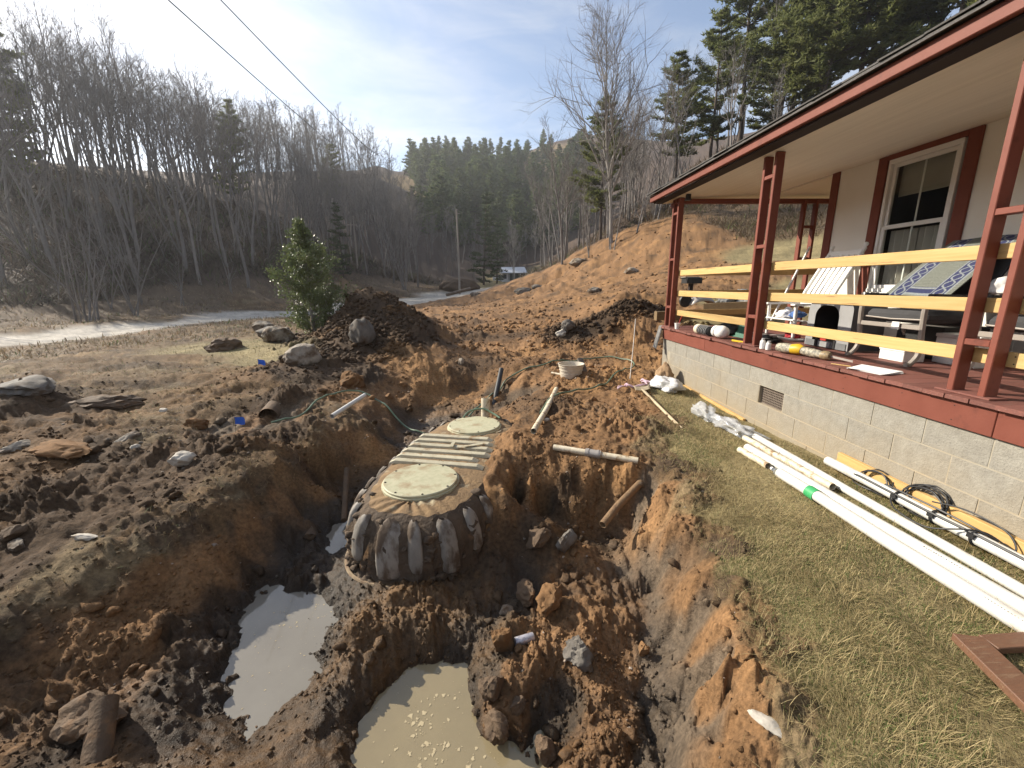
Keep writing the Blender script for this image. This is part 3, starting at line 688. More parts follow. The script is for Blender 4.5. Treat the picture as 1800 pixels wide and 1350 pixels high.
# walls
part("house_wall", MB().box(4.6, -2.0, .6, 4.72, 4.17, 3.05).box(4.6, 5.04, .6, 4.72, 5.79, 3.05).box(4.6, 4.17, .6, 4.72, 5.04, 1.50).box(4.6, 4.17, 2.965, 4.72, 5.04, 3.05), M_WALL, house)
part("house_wall", MB().box(4.72, 5.67, .6, 11, 5.79, 3.05).box(10.88, -2, .0, 11, 5.66, 3.05), M_WALL, house)
part("house_wall", MB().add([(4.61,5.66,3.06),(10.9,5.66,3.06),(7.5,5.66,4.5),(4.61,5.74,3.06),(10.9,5.74,3.06),(7.5,5.74,4.5)], [(0,1,2),(5,4,3),(0,3,4,1),(1,4,5,2),(2,5,3,0)]), M_WALL, house)
for yy in (3.45, 2.2, .95):
    part("wall_batten", MB().box(4.594, yy - .006, .9, 4.6005, yy + .006, 3.01), M_WALL, house)
part("corner_trim", MB().box(4.578, 5.71, .9, 4.599, 5.83, 3.01), M_RED, house, bevel=.003)
# window
w = part("window", MB().box(4.57, 4.215, 2.90, 4.66, 4.995, 2.95).box(4.57, 4.215, 1.53, 4.66, 4.255, 2.90).box(4.57, 4.955, 1.53, 4.66, 4.995, 2.90).box(4.56, 4.215, 1.49, 4.66, 4.995, 1.53), M_VINYL, house, bevel=.004)
part("sill", MB().box(4.54, 4.19, 1.455, 4.66, 5.02, 1.488), M_VINYL, w, bevel=.004)
for (z0, z1, dx, nm) in ((2.20, 2.90, .0, "sash"), (1.53, 2.235, -.018, "sash")):
    x0 = 4.60 + dx
    s_ = part("sash", MB().box(x0, 4.256, z1 - .04, x0 + .03, 4.954, z1 - .001).box(x0, 4.256, z0 + .001, x0 + .03, 4.954, z0 + .042).box(x0, 4.256, z0 + .042, x0 + .03, 4.296, z1 - .04).box(x0, 4.914, z0 + .042, x0 + .03, 4.954, z1 - .04), M_VINYL, w, bevel=.003)
    part("pane", MB().box(x0 + .012, 4.297, z0 + .043, x0 + .016, 4.913, z1 - .041), M_GLASS, w)
    part("muntin", MB().box(x0 + .018, 4.597, z0 + .043, x0 + .026, 4.613, z1 - .041), M_VINYL, w)
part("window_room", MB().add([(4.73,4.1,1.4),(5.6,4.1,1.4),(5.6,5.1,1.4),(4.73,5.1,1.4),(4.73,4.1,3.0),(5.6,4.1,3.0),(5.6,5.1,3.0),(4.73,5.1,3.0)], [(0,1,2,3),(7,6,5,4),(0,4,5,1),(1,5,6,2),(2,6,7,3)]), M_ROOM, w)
def curtain(y0, y1, z0, z1, x):
    n = 60
    P = [[(x + .018*math.sin(i*1.1 + .6*math.sin(i*.37)), y0 + (y1-y0)*i/n, z0 + (z1-z0)*k/3) for i in range(n + 1)] for k in range(4)]
    return MB().grid(P)
part("curtain", curtain(4.27, 4.60, 1.5, 2.18, 4.69), M_CURTAIN, w, smooth=True)
part("curtain", curtain(4.615, 4.94, 1.5, 2.18, 4.695), M_CURTAIN, w, smooth=True)
part("blind", MB().box(4.70, 4.27, 2.55, 4.704, 4.94, 2.95), pmat("blind_cloth", (.34, .32, .28), (.28, .26, .23), 4, .9), w)
for args in ((4.574, 4.07, 1.42, 4.599, 4.19, 3.062), (4.574, 5.02, 1.42, 4.599, 5.14, 3.005), (4.572, 4.191, 2.952, 4.599, 5.019, 3.01)):
    x0, y0, z0, x1, y1, z1 = args
    part("window_trim", MB().box(x0, y0, z0, x1, y1, min(z1, 3.009)), M_RED, house, bevel=.003)
part("window_trim", MB().box(4.574, 5.02, .9, 4.599, 5.14, 1.418), M_RED, house, bevel=.003)
lf = part("porch_light", MB().box(3.00, 6.66, 2.86, 3.06, 6.72, 2.93).box(2.99, 6.65, 2.84, 3.07, 6.73, 2.862), M_BLACK, house, bevel=.004)

# planks lying against the wall
def simple(name, mb, m, label, cat, group=None, base=None, **k):
    """a thing of one mesh, in world coordinates, origin moved to its base"""
    a = np.array(mb.v); c = Vector(((a[:,0].min()+a[:,0].max())/2, (a[:,1].min()+a[:,1].max())/2, a[:,2].min())) if base is None else Vector(base)
    mb.v = [tuple(Vector(p) - c) for p in mb.v]
    o = mb.build(name, m, None, **k); o.location = c; WL[o.name] = c
    return tag(o, label, cat, group)
simple("plank", MB().beam((2.955, 6.15, .02), (2.950, 4.55, -.015), .036, .135), M_PINE_OLD, "short pine plank on edge against the block wall behind the white bag", "plank", bevel=.003)
simple("plank", MB().beam((2.950, 3.20, .125), (2.950, .3, .10), .036, .135), M_PINE_OLD, "long pine plank on edge against the block wall behind the black cable", "plank", bevel=.003)

# ------------------------------------------------------------------ rocks and soil lumps
def ico(sub):
    import bmesh
    bm = bmesh.new(); bmesh.ops.create_icosphere(bm, subdivisions=sub, radius=1.0)
    v = np.array([q.co[:] for q in bm.verts]); f = np.array([[l.vert.index for l in p.loops] for p in bm.faces]); bm.free(); return v, f
ICO = {k: ico(k) for k in (1, 2, 3, 4)}
def n3(v, s, seed):
    return (gnoise(v[:,0]*s + seed*3.1, v[:,1]*s + v[:,2]*s*.71, seed) + gnoise(v[:,1]*s - seed, v[:,2]*s + v[:,0]*s*.63, seed+50) + gnoise(v[:,2]*s, v[:,0]*s - v[:,1]*s*.57 + seed, seed+90)) / 1.8
def rock_v(sub, seed, size, rough=.25, cuts=7, cut=(.62, .9)):
    r = np.random.default_rng(seed); v, f = ICO[sub]; v = v.copy()
    for _ in range(cuts):
        d = r.normal(size=3); d /= np.linalg.norm(d); h = r.uniform(*cut); p = v @ d
        v = v - np.outer(np.clip(p - h, 0, None), d)
    v = v * (1 + rough*.6*n3(v, 1.3, seed) + rough*.35*n3(v, 3.4, seed+7) + rough*.2*n3(v, 8, seed+9))[:, None]
    return v*np.array(size), f
M_ROCK = pmat("field_stone", (.34, .295, .235), (.22, .19, .15), 9, .9, bump=.9, bscale=32, bdist=.015, rand=.15, c3=(.105, .07, .042), c3scale=4, c3lim=(.45, .6))
M_ROCKD = pmat("dark_stone", (.16, .143, .12), (.10, .088, .075), 7, .85, bump=.9, bscale=40, bdist=.01, rand=.12, c3=(.10, .07, .045), c3scale=5, c3lim=(.5, .65))
M_ROCKW = pmat("pale_stone", (.50, .46, .39), (.38, .34, .28), 14, .85, bump=.5, bscale=60, bdist=.005, c3=(.22, .16, .10), c3scale=9, c3lim=(.58, .72))
M_CLAY = pmat("orange_clay", (.215, .12, .055), (.15, .082, .038), 11, .95, bump=.9, bscale=36, bdist=.012, rand=.12, c3=(.12, .075, .04), c3scale=7, c3lim=(.52, .68), spec=.2)
M_CLAYD = pmat("brown_clay", (.125, .080, .046), (.078, .052, .032), 11, .85, bump=.9, bscale=36, bdist=.012, rand=.15, c3=(.2, .11, .05), c3scale=6, c3lim=(.58, .72))
def rock(name, x, y, size, seed, m, label, cat, rot=(0, 0, 0), sink=.25, z=None, sub=4, group=None, **k):
    v, f = rock_v(sub, seed, size, **k)
    me = mesh_np(name, v, f, True); me.set_sharp_from_angle(angle=math.radians(32)); me.materials.append(m)
    o = link_mesh(name, me); zz = ground_z(x, y) if z is None else z
    o.location = (x, y, zz + size[2]*(1 - 2*sink)); o.rotation_euler = rot
    return tag(o, label, cat, group)
BOULD = [
 (-5.75, 11.6, (.42, .36, .27), 1, M_ROCK, "round pale grey boulder left of the holly tree", .2),
 (-8.6, 16.3, (.45, .36, .28), 2, M_ROCK, "tan boulder farthest back toward the gravel road", .2),
 (-7.4, 14.2, (.36, .3, .22), 18, M_ROCKD, "dark boulder between the holly tree and the gravel road", .2),
 (-3.40, 7.55, (.30, .24, .24), 3, M_ROCK, "muddy grey boulder on the near foot of the dark mound", .2),
 (-2.72, 8.95, (.33, .26, .36), 4, M_ROCKD, "big upright dark slab boulder in the front of the mound", .25),
 (-2.83, 3.70, (.11, .085, .07), 5, M_ROCKW, "smooth pale pink rock on the near left plateau", .25),
 (-3.83, 4.34, (.14, .06, .05), 6, M_ROCK, "flat grey split rock on the left plateau beside a small pale pebble", .25),
 (-3.50, 4.02, (.04, .035, .03), 8, M_ROCKW, "small pale pebble beside the flat split rock", .25),
 (-4.15, 4.02, (.36, .15, .09), 7, M_CLAY, "flat orange brown clay slab on the left plateau", .35),
 (-6.2, 5.75, (.5, .28, .13), 9, M_ROCKD, "large dark slate rock at the left edge of the plateau", .35),
 (-5.3, 5.75, (.4, .25, .14), 10, M_CLAYD, "rust brown soil lump right of the dark slate rock", .4),
 (-4.8, 4.2, (.15, .09, .05), 11, M_ROCK, "grey broken stone at the far left edge above the orange slab", .3),
 (-2.80, 2.68, (.1, .03, .02), 12, M_ROCKW, "thin white flat stone on the left bank of the pit", .35),
 (-3.30, 2.72, (.075, .055, .045), 13, M_ROCK, "tan round stone in a small group at the left bank", .25),
 (-3.20, 2.64, (.07, .04, .035), 14, M_ROCK, "longer brown stone in the small group at the left bank", .25),
 (-4.25, 5.4, (.06, .04, .03), 19, M_ROCKW, "white pebble high on the left plateau", .25),
 (-3.50, 4.88, (.13, .10, .08), 15, M_CLAY, "orange clay clump left of the blue flag by the culvert", .35),
 (-2.34, 6.85, (.25, .22, .20), 16, M_CLAY, "yellow orange clay clump on the bank above the green hose", .35),
 (-6.4, 10.3, (.42, .36, .22), 17, M_CLAYD, "brown soil hump on the grass left of the mound", .4),
]
for x, y, s, sd_, m, lab, sk in BOULD:
    rock("boulder" if m in (M_ROCK, M_ROCKD) and s[0] > .2 else "stone" if m not in (M_CLAY, M_CLAYD) else "soil_clump", x, y, s, sd_, m, lab, "rock" if m not in (M_CLAY, M_CLAYD) else "soil clump", rot=(0, 0, sd_*1.3), sink=sk, rough=.3 if m not in (M_CLAY, M_CLAYD) else .5)
rock("stone", 1.02, 1.19, (.085, .034, .018), 31, M_ROCKW, "flat white stone on the edge of the lawn in the near foreground", "rock", rot=(.05, .1, -.85), sink=.1)
rock("stone", .06, 2.35, (.05, .04, .035), 33, M_ROCK, "grey cobble on the mud below the tank", "rock", sink=.3)
CLODS = [
 (.02, 2.05, (.075, .055, .10), 41, "tall orange clod standing beside the grey can in the pit", M_CLAY),
 (-.03, 1.80, (.075, .07, .07), 42, "brown orange clod at the right shore of the tan puddle", M_CLAYD),
 (-.02, 1.66, (.085, .06, .065), 43, "wide brown clod with its foot in the tan puddle", M_CLAYD),
 (.10, 1.72, (.05, .045, .045), 44, "small brown clod behind the wide shore clod", M_CLAYD),
 (.33, 2.30, (.11, .09, .10), 45, "large broken orange clod in the middle of the right pit", M_CLAY),
 (.20, 2.45, (.09, .06, .08), 46, "leaning brown clod in front of the dark pit wall", M_CLAYD),
 (.32, 2.85, (.12, .09, .07), 47, "flat tan clod under the rusty pipe in the pit", M_CLAYD),
 (.55, 2.85, (.10, .085, .08), 48, "grey brown clod against the back wall of the right pit", M_ROCKD),
 (.22, 1.55, (.07, .06, .05), 49, "round brown clod at the near end of the tan puddle", M_CLAYD),
 (.47, 1.95, (.10, .09, .08), 50, "rounded grey clay clod at the foot of the right wall", M_ROCKD),
 (.86, 2.02, (.045, .04, .035), 51, "small red brown clod on the rim of the lawn", M_CLAY),
 (-1.62, 3.35, (.10, .07, .06), 52, "dark mud clod beside the board stuck in the trench", M_CLAYD),
 (-1.98, 1.72, (.15, .12, .09), 53, "rounded mud lump on the floor left of the grey puddle", M_CLAYD),
]
for x, y, s, sd_, lab, m in CLODS:
    rock("soil_clod", x, y, s, sd_, m, lab, "soil clod", rot=(.3*math.sin(sd_), .3*math.cos(sd_*2), sd_), sink=.22, rough=.42, cuts=9, cut=(.5, .85))

# ------------------------------------------------------------------ water in the pit
def water_mat(name, c1, c2):
    m = pmat(name, c1, c2, 2.5, .035, bump=.05, bscale=14, bdist=.002, spec=.5); return m
def water(x0, y0, x1, y1, z, m):
    o = MB().grid([[(x0 + (x1-x0)*i/6, y0 + (y1-y0)*k/6, z) for i in range(7)] for k in range(7)]).build("water", m); return tag(o, kind="structure")
M_WAT1 = water_mat("grey_muddy_water", (.20, .185, .155), (.165, .15, .125))
M_WAT2 = water_mat("tan_muddy_water", (.25, .205, .12), (.20, .165, .10))
water(-2.3, 1.2, -1.02, 4.2, -.622, M_WAT1)
water(-1.018, .85, .72, 2.6, -.620, M_WAT2)
water(-1.0195, 2.602, -.86, 4.0, -.626, M_WAT1)
fv, ff = [], []
def froth(cx, cy, n, spread, smax):
    for _ in range(n):
        x, y = cx + rng.normal()*spread, cy + rng.normal()*spread*1.2
        s = smax*rng.random()**3 + .0015; k = rng.integers(6, 10); b = len(fv)
        for i in range(k):
            a = 2*math.pi*i/k; q = s*rng.uniform(.25, 1.5)
            fv.append((x + q*math.cos(a), y + q*math.sin(a), -.6205 if x < -1.02 else -.6185))
        fv.append((x, y, -.6198 if x < -1.02 else -.6178)); ff.extend([(b+i, b+(i+1) % k, b+k) for i in range(k)])
for cx, cy, n, sp_, sm in ((-.43, 1.75, 40, .05, .016), (-.33, 1.62, 45, .05, .014), (-.5, 1.95, 40, .12, .006), (-.1, 1.55, 40, .06, .012), (-.45, 1.5, 60, .15, .006), (-.1, 1.45, 30, .03, .012), (-1.4, 2.6, 160, .16, .006), (-1.3, 2.1, 60, .2, .006), (-.25, 1.85, 30, .06, .01), (-1.1, 3.4, 40, .1, .005)):
    froth(cx, cy, n, sp_, sm)
tag(link_mesh("froth", mesh_np("froth", np.array(fv), np.array(ff)), pmat("froth", (.42, .35, .22), (.34, .28, .17), 60, .8)), kind="stuff")

# ------------------------------------------------------------------ the septic tank
TU = Vector((.244, .970, 0)).normalized(); TV = Vector((TU.y, -TU.x, 0)); TC = Vector((-.40, 3.90, 0))
def tp(u, v, z): return TC + TU*u + TV*v + Vector((0, 0, z))
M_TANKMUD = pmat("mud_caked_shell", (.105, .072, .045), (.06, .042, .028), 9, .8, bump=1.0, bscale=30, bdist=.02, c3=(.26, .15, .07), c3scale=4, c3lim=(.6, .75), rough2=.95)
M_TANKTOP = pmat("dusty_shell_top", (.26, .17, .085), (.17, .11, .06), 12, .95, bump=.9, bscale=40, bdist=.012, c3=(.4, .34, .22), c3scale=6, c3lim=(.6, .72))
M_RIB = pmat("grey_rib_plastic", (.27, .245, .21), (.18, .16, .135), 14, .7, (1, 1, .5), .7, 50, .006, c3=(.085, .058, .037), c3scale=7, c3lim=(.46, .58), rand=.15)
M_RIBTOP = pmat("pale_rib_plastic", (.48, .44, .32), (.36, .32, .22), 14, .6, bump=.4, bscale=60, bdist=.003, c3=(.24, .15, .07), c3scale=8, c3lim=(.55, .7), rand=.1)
M_LID = pmat("lid_plastic", (.46, .43, .29), (.36, .35, .225), 26, .6, bump=.35, bscale=90, bdist=.002, c3=(.27, .19, .10), c3scale=6, c3lim=(.52, .7), rand=.05)
HL, HW = 1.27, .60
def outline(t):
    """stadium with rounded ends; t in 0..1 -> (u, v)"""
    a = 2*math.pi*t; c, s = math.cos(a), math.sin(a); e = 2/3.2
    return HL*math.copysign(abs(c)**e, c), HW*math.copysign(abs(s)**e, s)
NP_ = 240
_ol = [outline(i/NP_) for i in range(NP_)]
PROF = [(-1.0, .02, 0), (-.93, .0, 0), (-.56, .005, 0), (-.50, .03, 1), (-.475, .06, 1), (-.45, .03, 1), (-.40, .035, 2), (-.30, .035, 2), (-.20, .02, 2), (-.12, -.01, 2), (-.05, -.06, 2), (-.01, -.13, 3), (.012, -.22, 3), (.02, -.36, 3)]
tank = thing("septic_tank", (TC.x, TC.y, -.95), "long ribbed septic tank caked in mud with two round green lids, lying in the pit", "septic tank")
rows = []
for z, o_, kd in PROF:
    row = []
    for i in range(NP_ + 1):
        u, v = _ol[i % NP_]; L_ = math.hypot(u/HL**2, v/HW**2); nu, nv = (u/HL**2)/L_, (v/HW**2)/L_
        lump = .02*math.sin(i*.9 + z*20) * math.sin(i*.37 + z*9) + (.015*math.sin(i*2.3 + z*33) if kd in (1, 2) else 0)
        k = o_ + lump*(.12 if z > -.13 else 1 if kd else .3) + .02*float(gnoise(np.array([i*.09]), np.array([z*7 + 3]), 71)[0])*(kd > 0)
        row.append(tp(u + nu*k, v + nv*k, z + (.006*math.sin(i*.8) if kd == 3 else 0)))
    rows.append(row)
mbt = MB().grid(rows[:-2])
mtop = MB().grid(rows[-3:]); b = len(mtop.v); mtop.v.append(tuple(tp(0, 0, .024))); last = b - (NP_ + 1)
for i in range(NP_): mtop.f.append((last + i, last + i + 1, b))
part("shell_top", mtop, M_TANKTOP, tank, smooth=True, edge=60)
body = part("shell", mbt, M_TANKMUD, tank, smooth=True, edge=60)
# ribs: rounded pads that run down the flank and taper
def rib(t, half_w, z_bot, m, out=.035):
    P = []
    seg = 10
    for z, o_, sc in ((-.018, -.075, .3), (-.030, -.058, .68), (-.055, -.035, .92), (-.10, -.008, 1), (-.2, .022, 1), (-.3, .034, 1), (z_bot + .03, .035, .95), (z_bot, .028, .8)):
        row = []
        for k in range(seg + 1):
            q = -1 + 2*k/seg
            dt = q*half_w*sc/5.6
            u, v = outline(t + dt); L_ = math.hypot(u/HL**2, v/HW**2); nu, nv = (u/HL**2)/L_, (v/HW**2)/L_
            kk = o_ + out*(1 - abs(q)**5.0) - .010
            row.append(tp(u + nu*kk, v + nv*kk, z))
        P.append(row)
    return MB().grid(P)
# even spacing along the perimeter
_per = np.cumsum([0] + [math.dist(_ol[i], _ol[(i+1) % NP_]) for i in range(NP_)]); _tot = _per[-1]
nrib = 28
for k in range(nrib):
    s_ = (k + .35)/nrib*_tot; t = np.interp(s_, _per, np.arange(NP_ + 1)/NP_)
    u, v = outline(t)
    if v > .50 and -.70 < u < 1.0: continue          # this flank is still buried
    h = .066
    # convert width to parameter width locally
    dt = np.interp(s_ + h, _per, np.arange(NP_ + 1)/NP_) - t
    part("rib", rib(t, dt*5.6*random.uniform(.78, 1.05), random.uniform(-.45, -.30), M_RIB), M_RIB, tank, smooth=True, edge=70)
# transverse ribs between the lids
for k in range(6):
    u = -.335 + k*.135; rib_len = random.uniform(.80, .93)
    row = []
    for q in range(17):
        v = -.50 + rib_len*q/16
        dz = .022 if 0 < q < 16 else .002
        row.append((u, v, dz))
    P = [[tp(u_ + du, v_, .012 + dz*f_) for (u_, v_, dz) in row] for du, f_ in ((-.040, 0), (-.033, 1.25), (-.028, 1.4), (.028, 1.4), (.033, 1.25), (.040, 0))]
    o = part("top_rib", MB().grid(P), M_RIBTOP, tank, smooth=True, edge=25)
    for q in range(3):
        v = -.30 + q*.27
        part("gusset", MB().add([tp(u + .046, v - .02, .014), tp(u + .046, v + .02, .014), tp(u + .085, v, .014), tp(u + .046, v, .045)], [(0,2,1),(0,1,3),(1,2,3),(2,0,3)]), M_RIBTOP, o)
for u, rr_, z0, lab in ((-.70, .305, .022, "pale dusty round lid nearest the pit"), (.74, .30, .018, "greener round lid at the far end")):
    c = tp(u, -.04 if u < 0 else .0, z0)
    prof = [(rr_ + .012, -.02), (rr_ + .012, .008), (rr_ + .002, .010), (rr_, .012), (rr_, .026), (rr_ - .008, .032), (rr_ - .03, .032), (.12, .035), (0, .037)]
    l_ = part("lid", MB().lathe(prof, 48, c), M_LID, tank, smooth=True, edge=35); l_["label"] = lab
    for k in range(8):
        a = k*math.pi/4 + .2
        part("lid_screw", MB().lathe([(.009, .0), (.009, .006), (.004, .008), (0, .008)], 8, (c.x + (rr_-.022)*math.cos(a), c.y + (rr_-.022)*math.sin(a), c.z + .029)), M_DARK, l_)
cv, cf, cn_ = [], [], 0
_r = np.random.default_rng(88)
for k in range(620):     # lumps of mud stuck to the flanks and the top
    t = _r.random(); z = -.52 + .56*_r.random()**1.6; o_ = np.interp(z, [q[0] for q in PROF], [q[1] for q in PROF]); u, v = outline(t)
    if z > .0: f_ = _r.uniform(.35, .95); u *= f_; v *= f_
    if z > .0 and (math.hypot(u + .70, v + .04) < .32 or math.hypot(u - .74, v) < .32 or (-.40 < u < .42 and -.5 < v < .4)): continue
    L_ = math.hypot(u/HL**2, v/HW**2) + 1e-6; nu, nv = (u/HL**2)/L_, (v/HW**2)/L_; s_ = .006 + .05*_r.random()**3.5
    vv, f3 = rock_v(2, 700 + k % 12, (s_, s_, s_*.7), .9, 8, (.45, .8)); c_ = tp(u + nu*o_, v + nv*o_, min(z, .02))
    cv.append(vv + np.array(c_)); cf.append(f3 + cn_); cn_ += len(vv)
cm = mesh_np("caked_mud", np.concatenate(cv) - np.array([TC.x, TC.y, -.95]), np.concatenate(cf)); cm.materials.append(M_TANKMUD); o = link_mesh("caked_mud", cm, None, tank); o["kind"] = "stuff"
for k in range(4):
    u, v, du, dv = (.04, .10, .10, .16) if k == 0 else (.0, -.02, .13, -.02) if k == 1 else (-.14, .12, .02, .10) if k == 2 else (.45, .33, .10, .03)
    part("loose_slat", MB().beam(tp(u, v, .055 + .004*k), tp(u + du, v + dv, .055), .035 if k < 3 else .01, .008), M_RIBTOP, tank)
part("lower_leg", MB().lathe([(.07, -.85), (.065, -.56)], 14, tp(-1.17, -.06, 0) ), M_RIBTOP, tank, smooth=True)
part("seam_flange", MB().tube([tp(*_p, -.485) for _p in [(u*1.055, v*1.11) for u, v in _ol[::2]]], .014, 6, closed=True), pmat("seam_plastic", (.34, .27, .17), (.16, .09, .05), 20, .7), tank, smooth=True)

# ------------------------------------------------------------------ pipes, hose and tools around the pit
M_PVC = pmat("white_pvc", (.62, .61, .57), (.56, .55, .51), 5, .35, c3=(.36, .29, .20), c3scale=4, c3lim=(.56, .76))
M_PVCD = pmat("muddy_pvc", (.66, .60, .47), (.52, .44, .30), 18, .5, c3=(.26, .17, .09), c3scale=14, c3lim=(.52, .66), bump=.2)
M_TAPE = pmat("green_tape", (.05, .36, .13), (.04, .30, .10), 9, .45)
M_PRINT = pmat("black_print", (.02, .02, .02))
def ring_tube(pts, r, wall=.004, n=18):
    """open-ended pipe with a visible wall"""
    mb = MB(); mb.tube(pts, r, n, caps=False)
    k = len(mb.v); mb2 = MB(); mb2.tube(pts, r - wall, n, caps=False); mb2.f = [tuple(reversed(q)) for q in mb2.f]
    m_ = len(pts); mb.add(mb2.v, mb2.f)
    for j in range(n):
        j2 = (j + 1) % n
        mb.f.append((j2, j, k + j, k + j2)); e = (m_ - 1)*n
        mb.f.append((e + j, e + j2, k + e + j2, k + e + j))
    return mb
PIPES = [
 ((2.66, 3.90), (2.62, .3), .030, M_PVC, "long thin white pipe in the row, the one nearest the block wall", .0),
 ((2.53, 3.86), (2.575, 2.80), .029, M_PVCD, "short muddy pipe lying second from the wall in the pipe row", .0),
 ((2.395, 3.60), (2.545, .3), .037, M_PVC, "long white pipe lying beside the one with green tape", .0),
 ((2.305, 3.57), (2.335, 3.20), .029, M_PVCD, "shortest muddy pipe ending at the water bottle", .0),
 ((2.325, 3.04), (2.375, .3), .040, M_PVC, "long white pipe with a green tape band nearest the pit", .0),
 ((2.82, 3.16), (2.80, .3), .036, M_PVC, "thick white pipe tied with black cable along the pine plank", .045),
]
for (x0, y0), (x1, y1), r, m, lab, lift in PIPES:
    z0, z1 = .055, .05
    c = Vector((x0, y0, 0.03))
    n_ = 6
    pts = [(x0 + (x1-x0)*k/n_ - c.x, y0 + (y1-y0)*k/n_ - c.y, .055 + r + lift - c.z + .004*math.sin(k*2.1)) for k in range(n_ + 1)]
    o = ring_tube(pts, r).build("pipe", m, None, smooth=True, edge=50); o.location = c; WL[o.name] = c
    tag(o, lab, "pipe", "pipes laid out along the porch wall")
    if "green tape" in lab:
        part("tape_band", MB().tube([(2.3335, 2.73, .055 + r), (2.3345, 2.65, .055 + r)], r + .0062, 20, caps=False), M_TAPE, o, smooth=True)
    if r > .0365:
        pm = MB()
        for k in range(16):
            yy = 2.0 - k*.013 if "beside" in lab else 1.6 - k*.013; xx = x0 + (x1-x0)*(yy - y0)/(y1 - y0)
            a = 2.3; w_ = random.uniform(.003, .0055)
            pm.box(xx - .022, yy - w_, .055 + r*1.86, xx - .022 + random.uniform(.004, .012), yy + w_*.3, .055 + r*1.90)
        part("pipe_print", pm, M_PRINT, o)["kind"] = "stuff"
# black cable tied to the thick pipe
cz = .055 + .036 + .045
cable = thing("black_cable", (2.82, 2.4, cz), "coiled black cable tied along the thick white pipe by the wall", "cable")
def coil(cx, cy, cz_, r, n, seed, tilt=.5):
    rr = random.Random(seed); pts = []
    for k in range(n*20):
        a = 2*math.pi*k/20; q = r*(1 + .12*math.sin(k*.37 + seed) + .05*rr.random())
        pts.append((cx + .03*math.sin(k*.23) + q*math.sin(a)*.35, cy + q*math.cos(a), max(.07, cz_ + q*math.sin(a)*.85)))
    return pts
part("cable_coil", MB().tube(coil(2.91, 2.44, .135, .125, 6, 1), .0055, 6), M_BLACK, cable, smooth=True)
part("cable_coil", MB().tube(coil(2.89, 2.80, .10, .12, 3, 2), .0055, 6), M_BLACK, cable, smooth=True)
part("cable_run", MB().tube(spline([(2.83, 2.98, .09), (2.79, 2.85, cz + .02), (2.785, 2.6, cz + .025), (2.78, 2.3, cz + .028), (2.79, 2.0, cz + .03), (2.785, 1.5, cz + .03), (2.78, .5, cz + .03)]), .008, 6), M_BLACK, cable, smooth=True)
part("cable_run", MB().tube(spline([(2.86, 2.62, .2), (2.74, 2.5, .12), (2.70, 2.38, .1), (2.71, 2.22, .1), (2.77, 2.08, .17), (2.86, 2.03, .17), (2.90, 1.92, .13), (2.93, 2.0, .2), (2.92, 2.2, .22), (2.86, 2.35, .2)]), .005, 6), M_BLACK, cable, smooth=True)
part("cable_run", MB().tube(spline([(2.8, 2.62, .19), (2.79, 2.45, .2), (2.80, 2.25, .2), (2.81, 2.05, .19), (2.87, 1.98, .15)]), .006, 6), M_BLACK, cable, smooth=True)
for yy in (2.52, 2.27, 2.04):
    part("cable_tie", MB().tube([(2.815 + .043*math.cos(a), yy + .006*math.sin(a), cz + .043*math.sin(a)) for a in np.linspace(0, 2*math.pi, 17)[:-1]], .008, 5, closed=True).box(2.765, yy - .018, cz + .005, 2.785, yy + .018, cz + .03), M_BLACK, cable)
# water bottle
bt = thing("water_bottle", (2.32, 3.1, .055), "empty clear water bottle with a blue label lying at the end of a pipe", "bottle")
bp = [(.0, -.11), (.028, -.108), (.033, -.1), (.033, -.06), (.031, -.055), (.033, -.05), (.033, .03), (.028, .06), (.014, .085), (.013, .1)]
M_CLEAR = clear_mat("clear_bottle", (.88, .92, .95), (.7, .75, .8), .12)
part("bottle_body", MB().lathe(bp, 18, (2.322, 3.02, .092), "y"), M_CLEAR, bt, smooth=True)
part("bottle_label", MB().lathe([(.0338, -.045), (.0338, .022)], 18, (2.322, 3.02, .092), "y"), pmat("bottle_label", (.02, .09, .52), (.75, .76, .8), 26, .35, contrast=(.58, .62)), bt, smooth=True)
part("bottle_cap", MB().lathe([(.015, .1), (.015, .118), (0, .118)], 14, (2.322, 3.02, .092), "y"), M_WHITE, bt, smooth=True)
# tub
tub = thing("ribbed_tub", (1.30, 6.72, ground_z(1.30, 6.72)), "empty white ribbed plastic tub standing on the orange dirt", "tub")
tz = ground_z(1.30, 6.72) + .01
prof = [(.0, 0), (.165, 0), (.17, .012), (.176, .06), (.182, .062), (.184, .072), (.18, .075), (.184, .115), (.191, .117), (.193, .128), (.188, .131), (.193, .17), (.203, .172), (.206, .19), (.2, .194), (.212, .215), (.218, .217), (.218, .225), (.205, .225), (.196, .19), (.175, .03), (0, .02)]
part("tub_wall", MB().lathe(prof, 40, (1.30, 6.72, tz)), pmat("dusty_white_plastic", (.60, .55, .46), (.48, .42, .33), 9, .55, c3=(.3, .22, .13), c3scale=6, c3lim=(.62, .78)), tub, smooth=True, edge=28)
simple("dark_slab", MB().beam((1.56, 6.78, tz + .02), (1.50, 7.0, tz + .26), .1, .045), M_ROCKD, "dark flat slab leaning behind the white tub", "slab", bevel=.008)  # plain dark slab leaning behind the tub, to its right
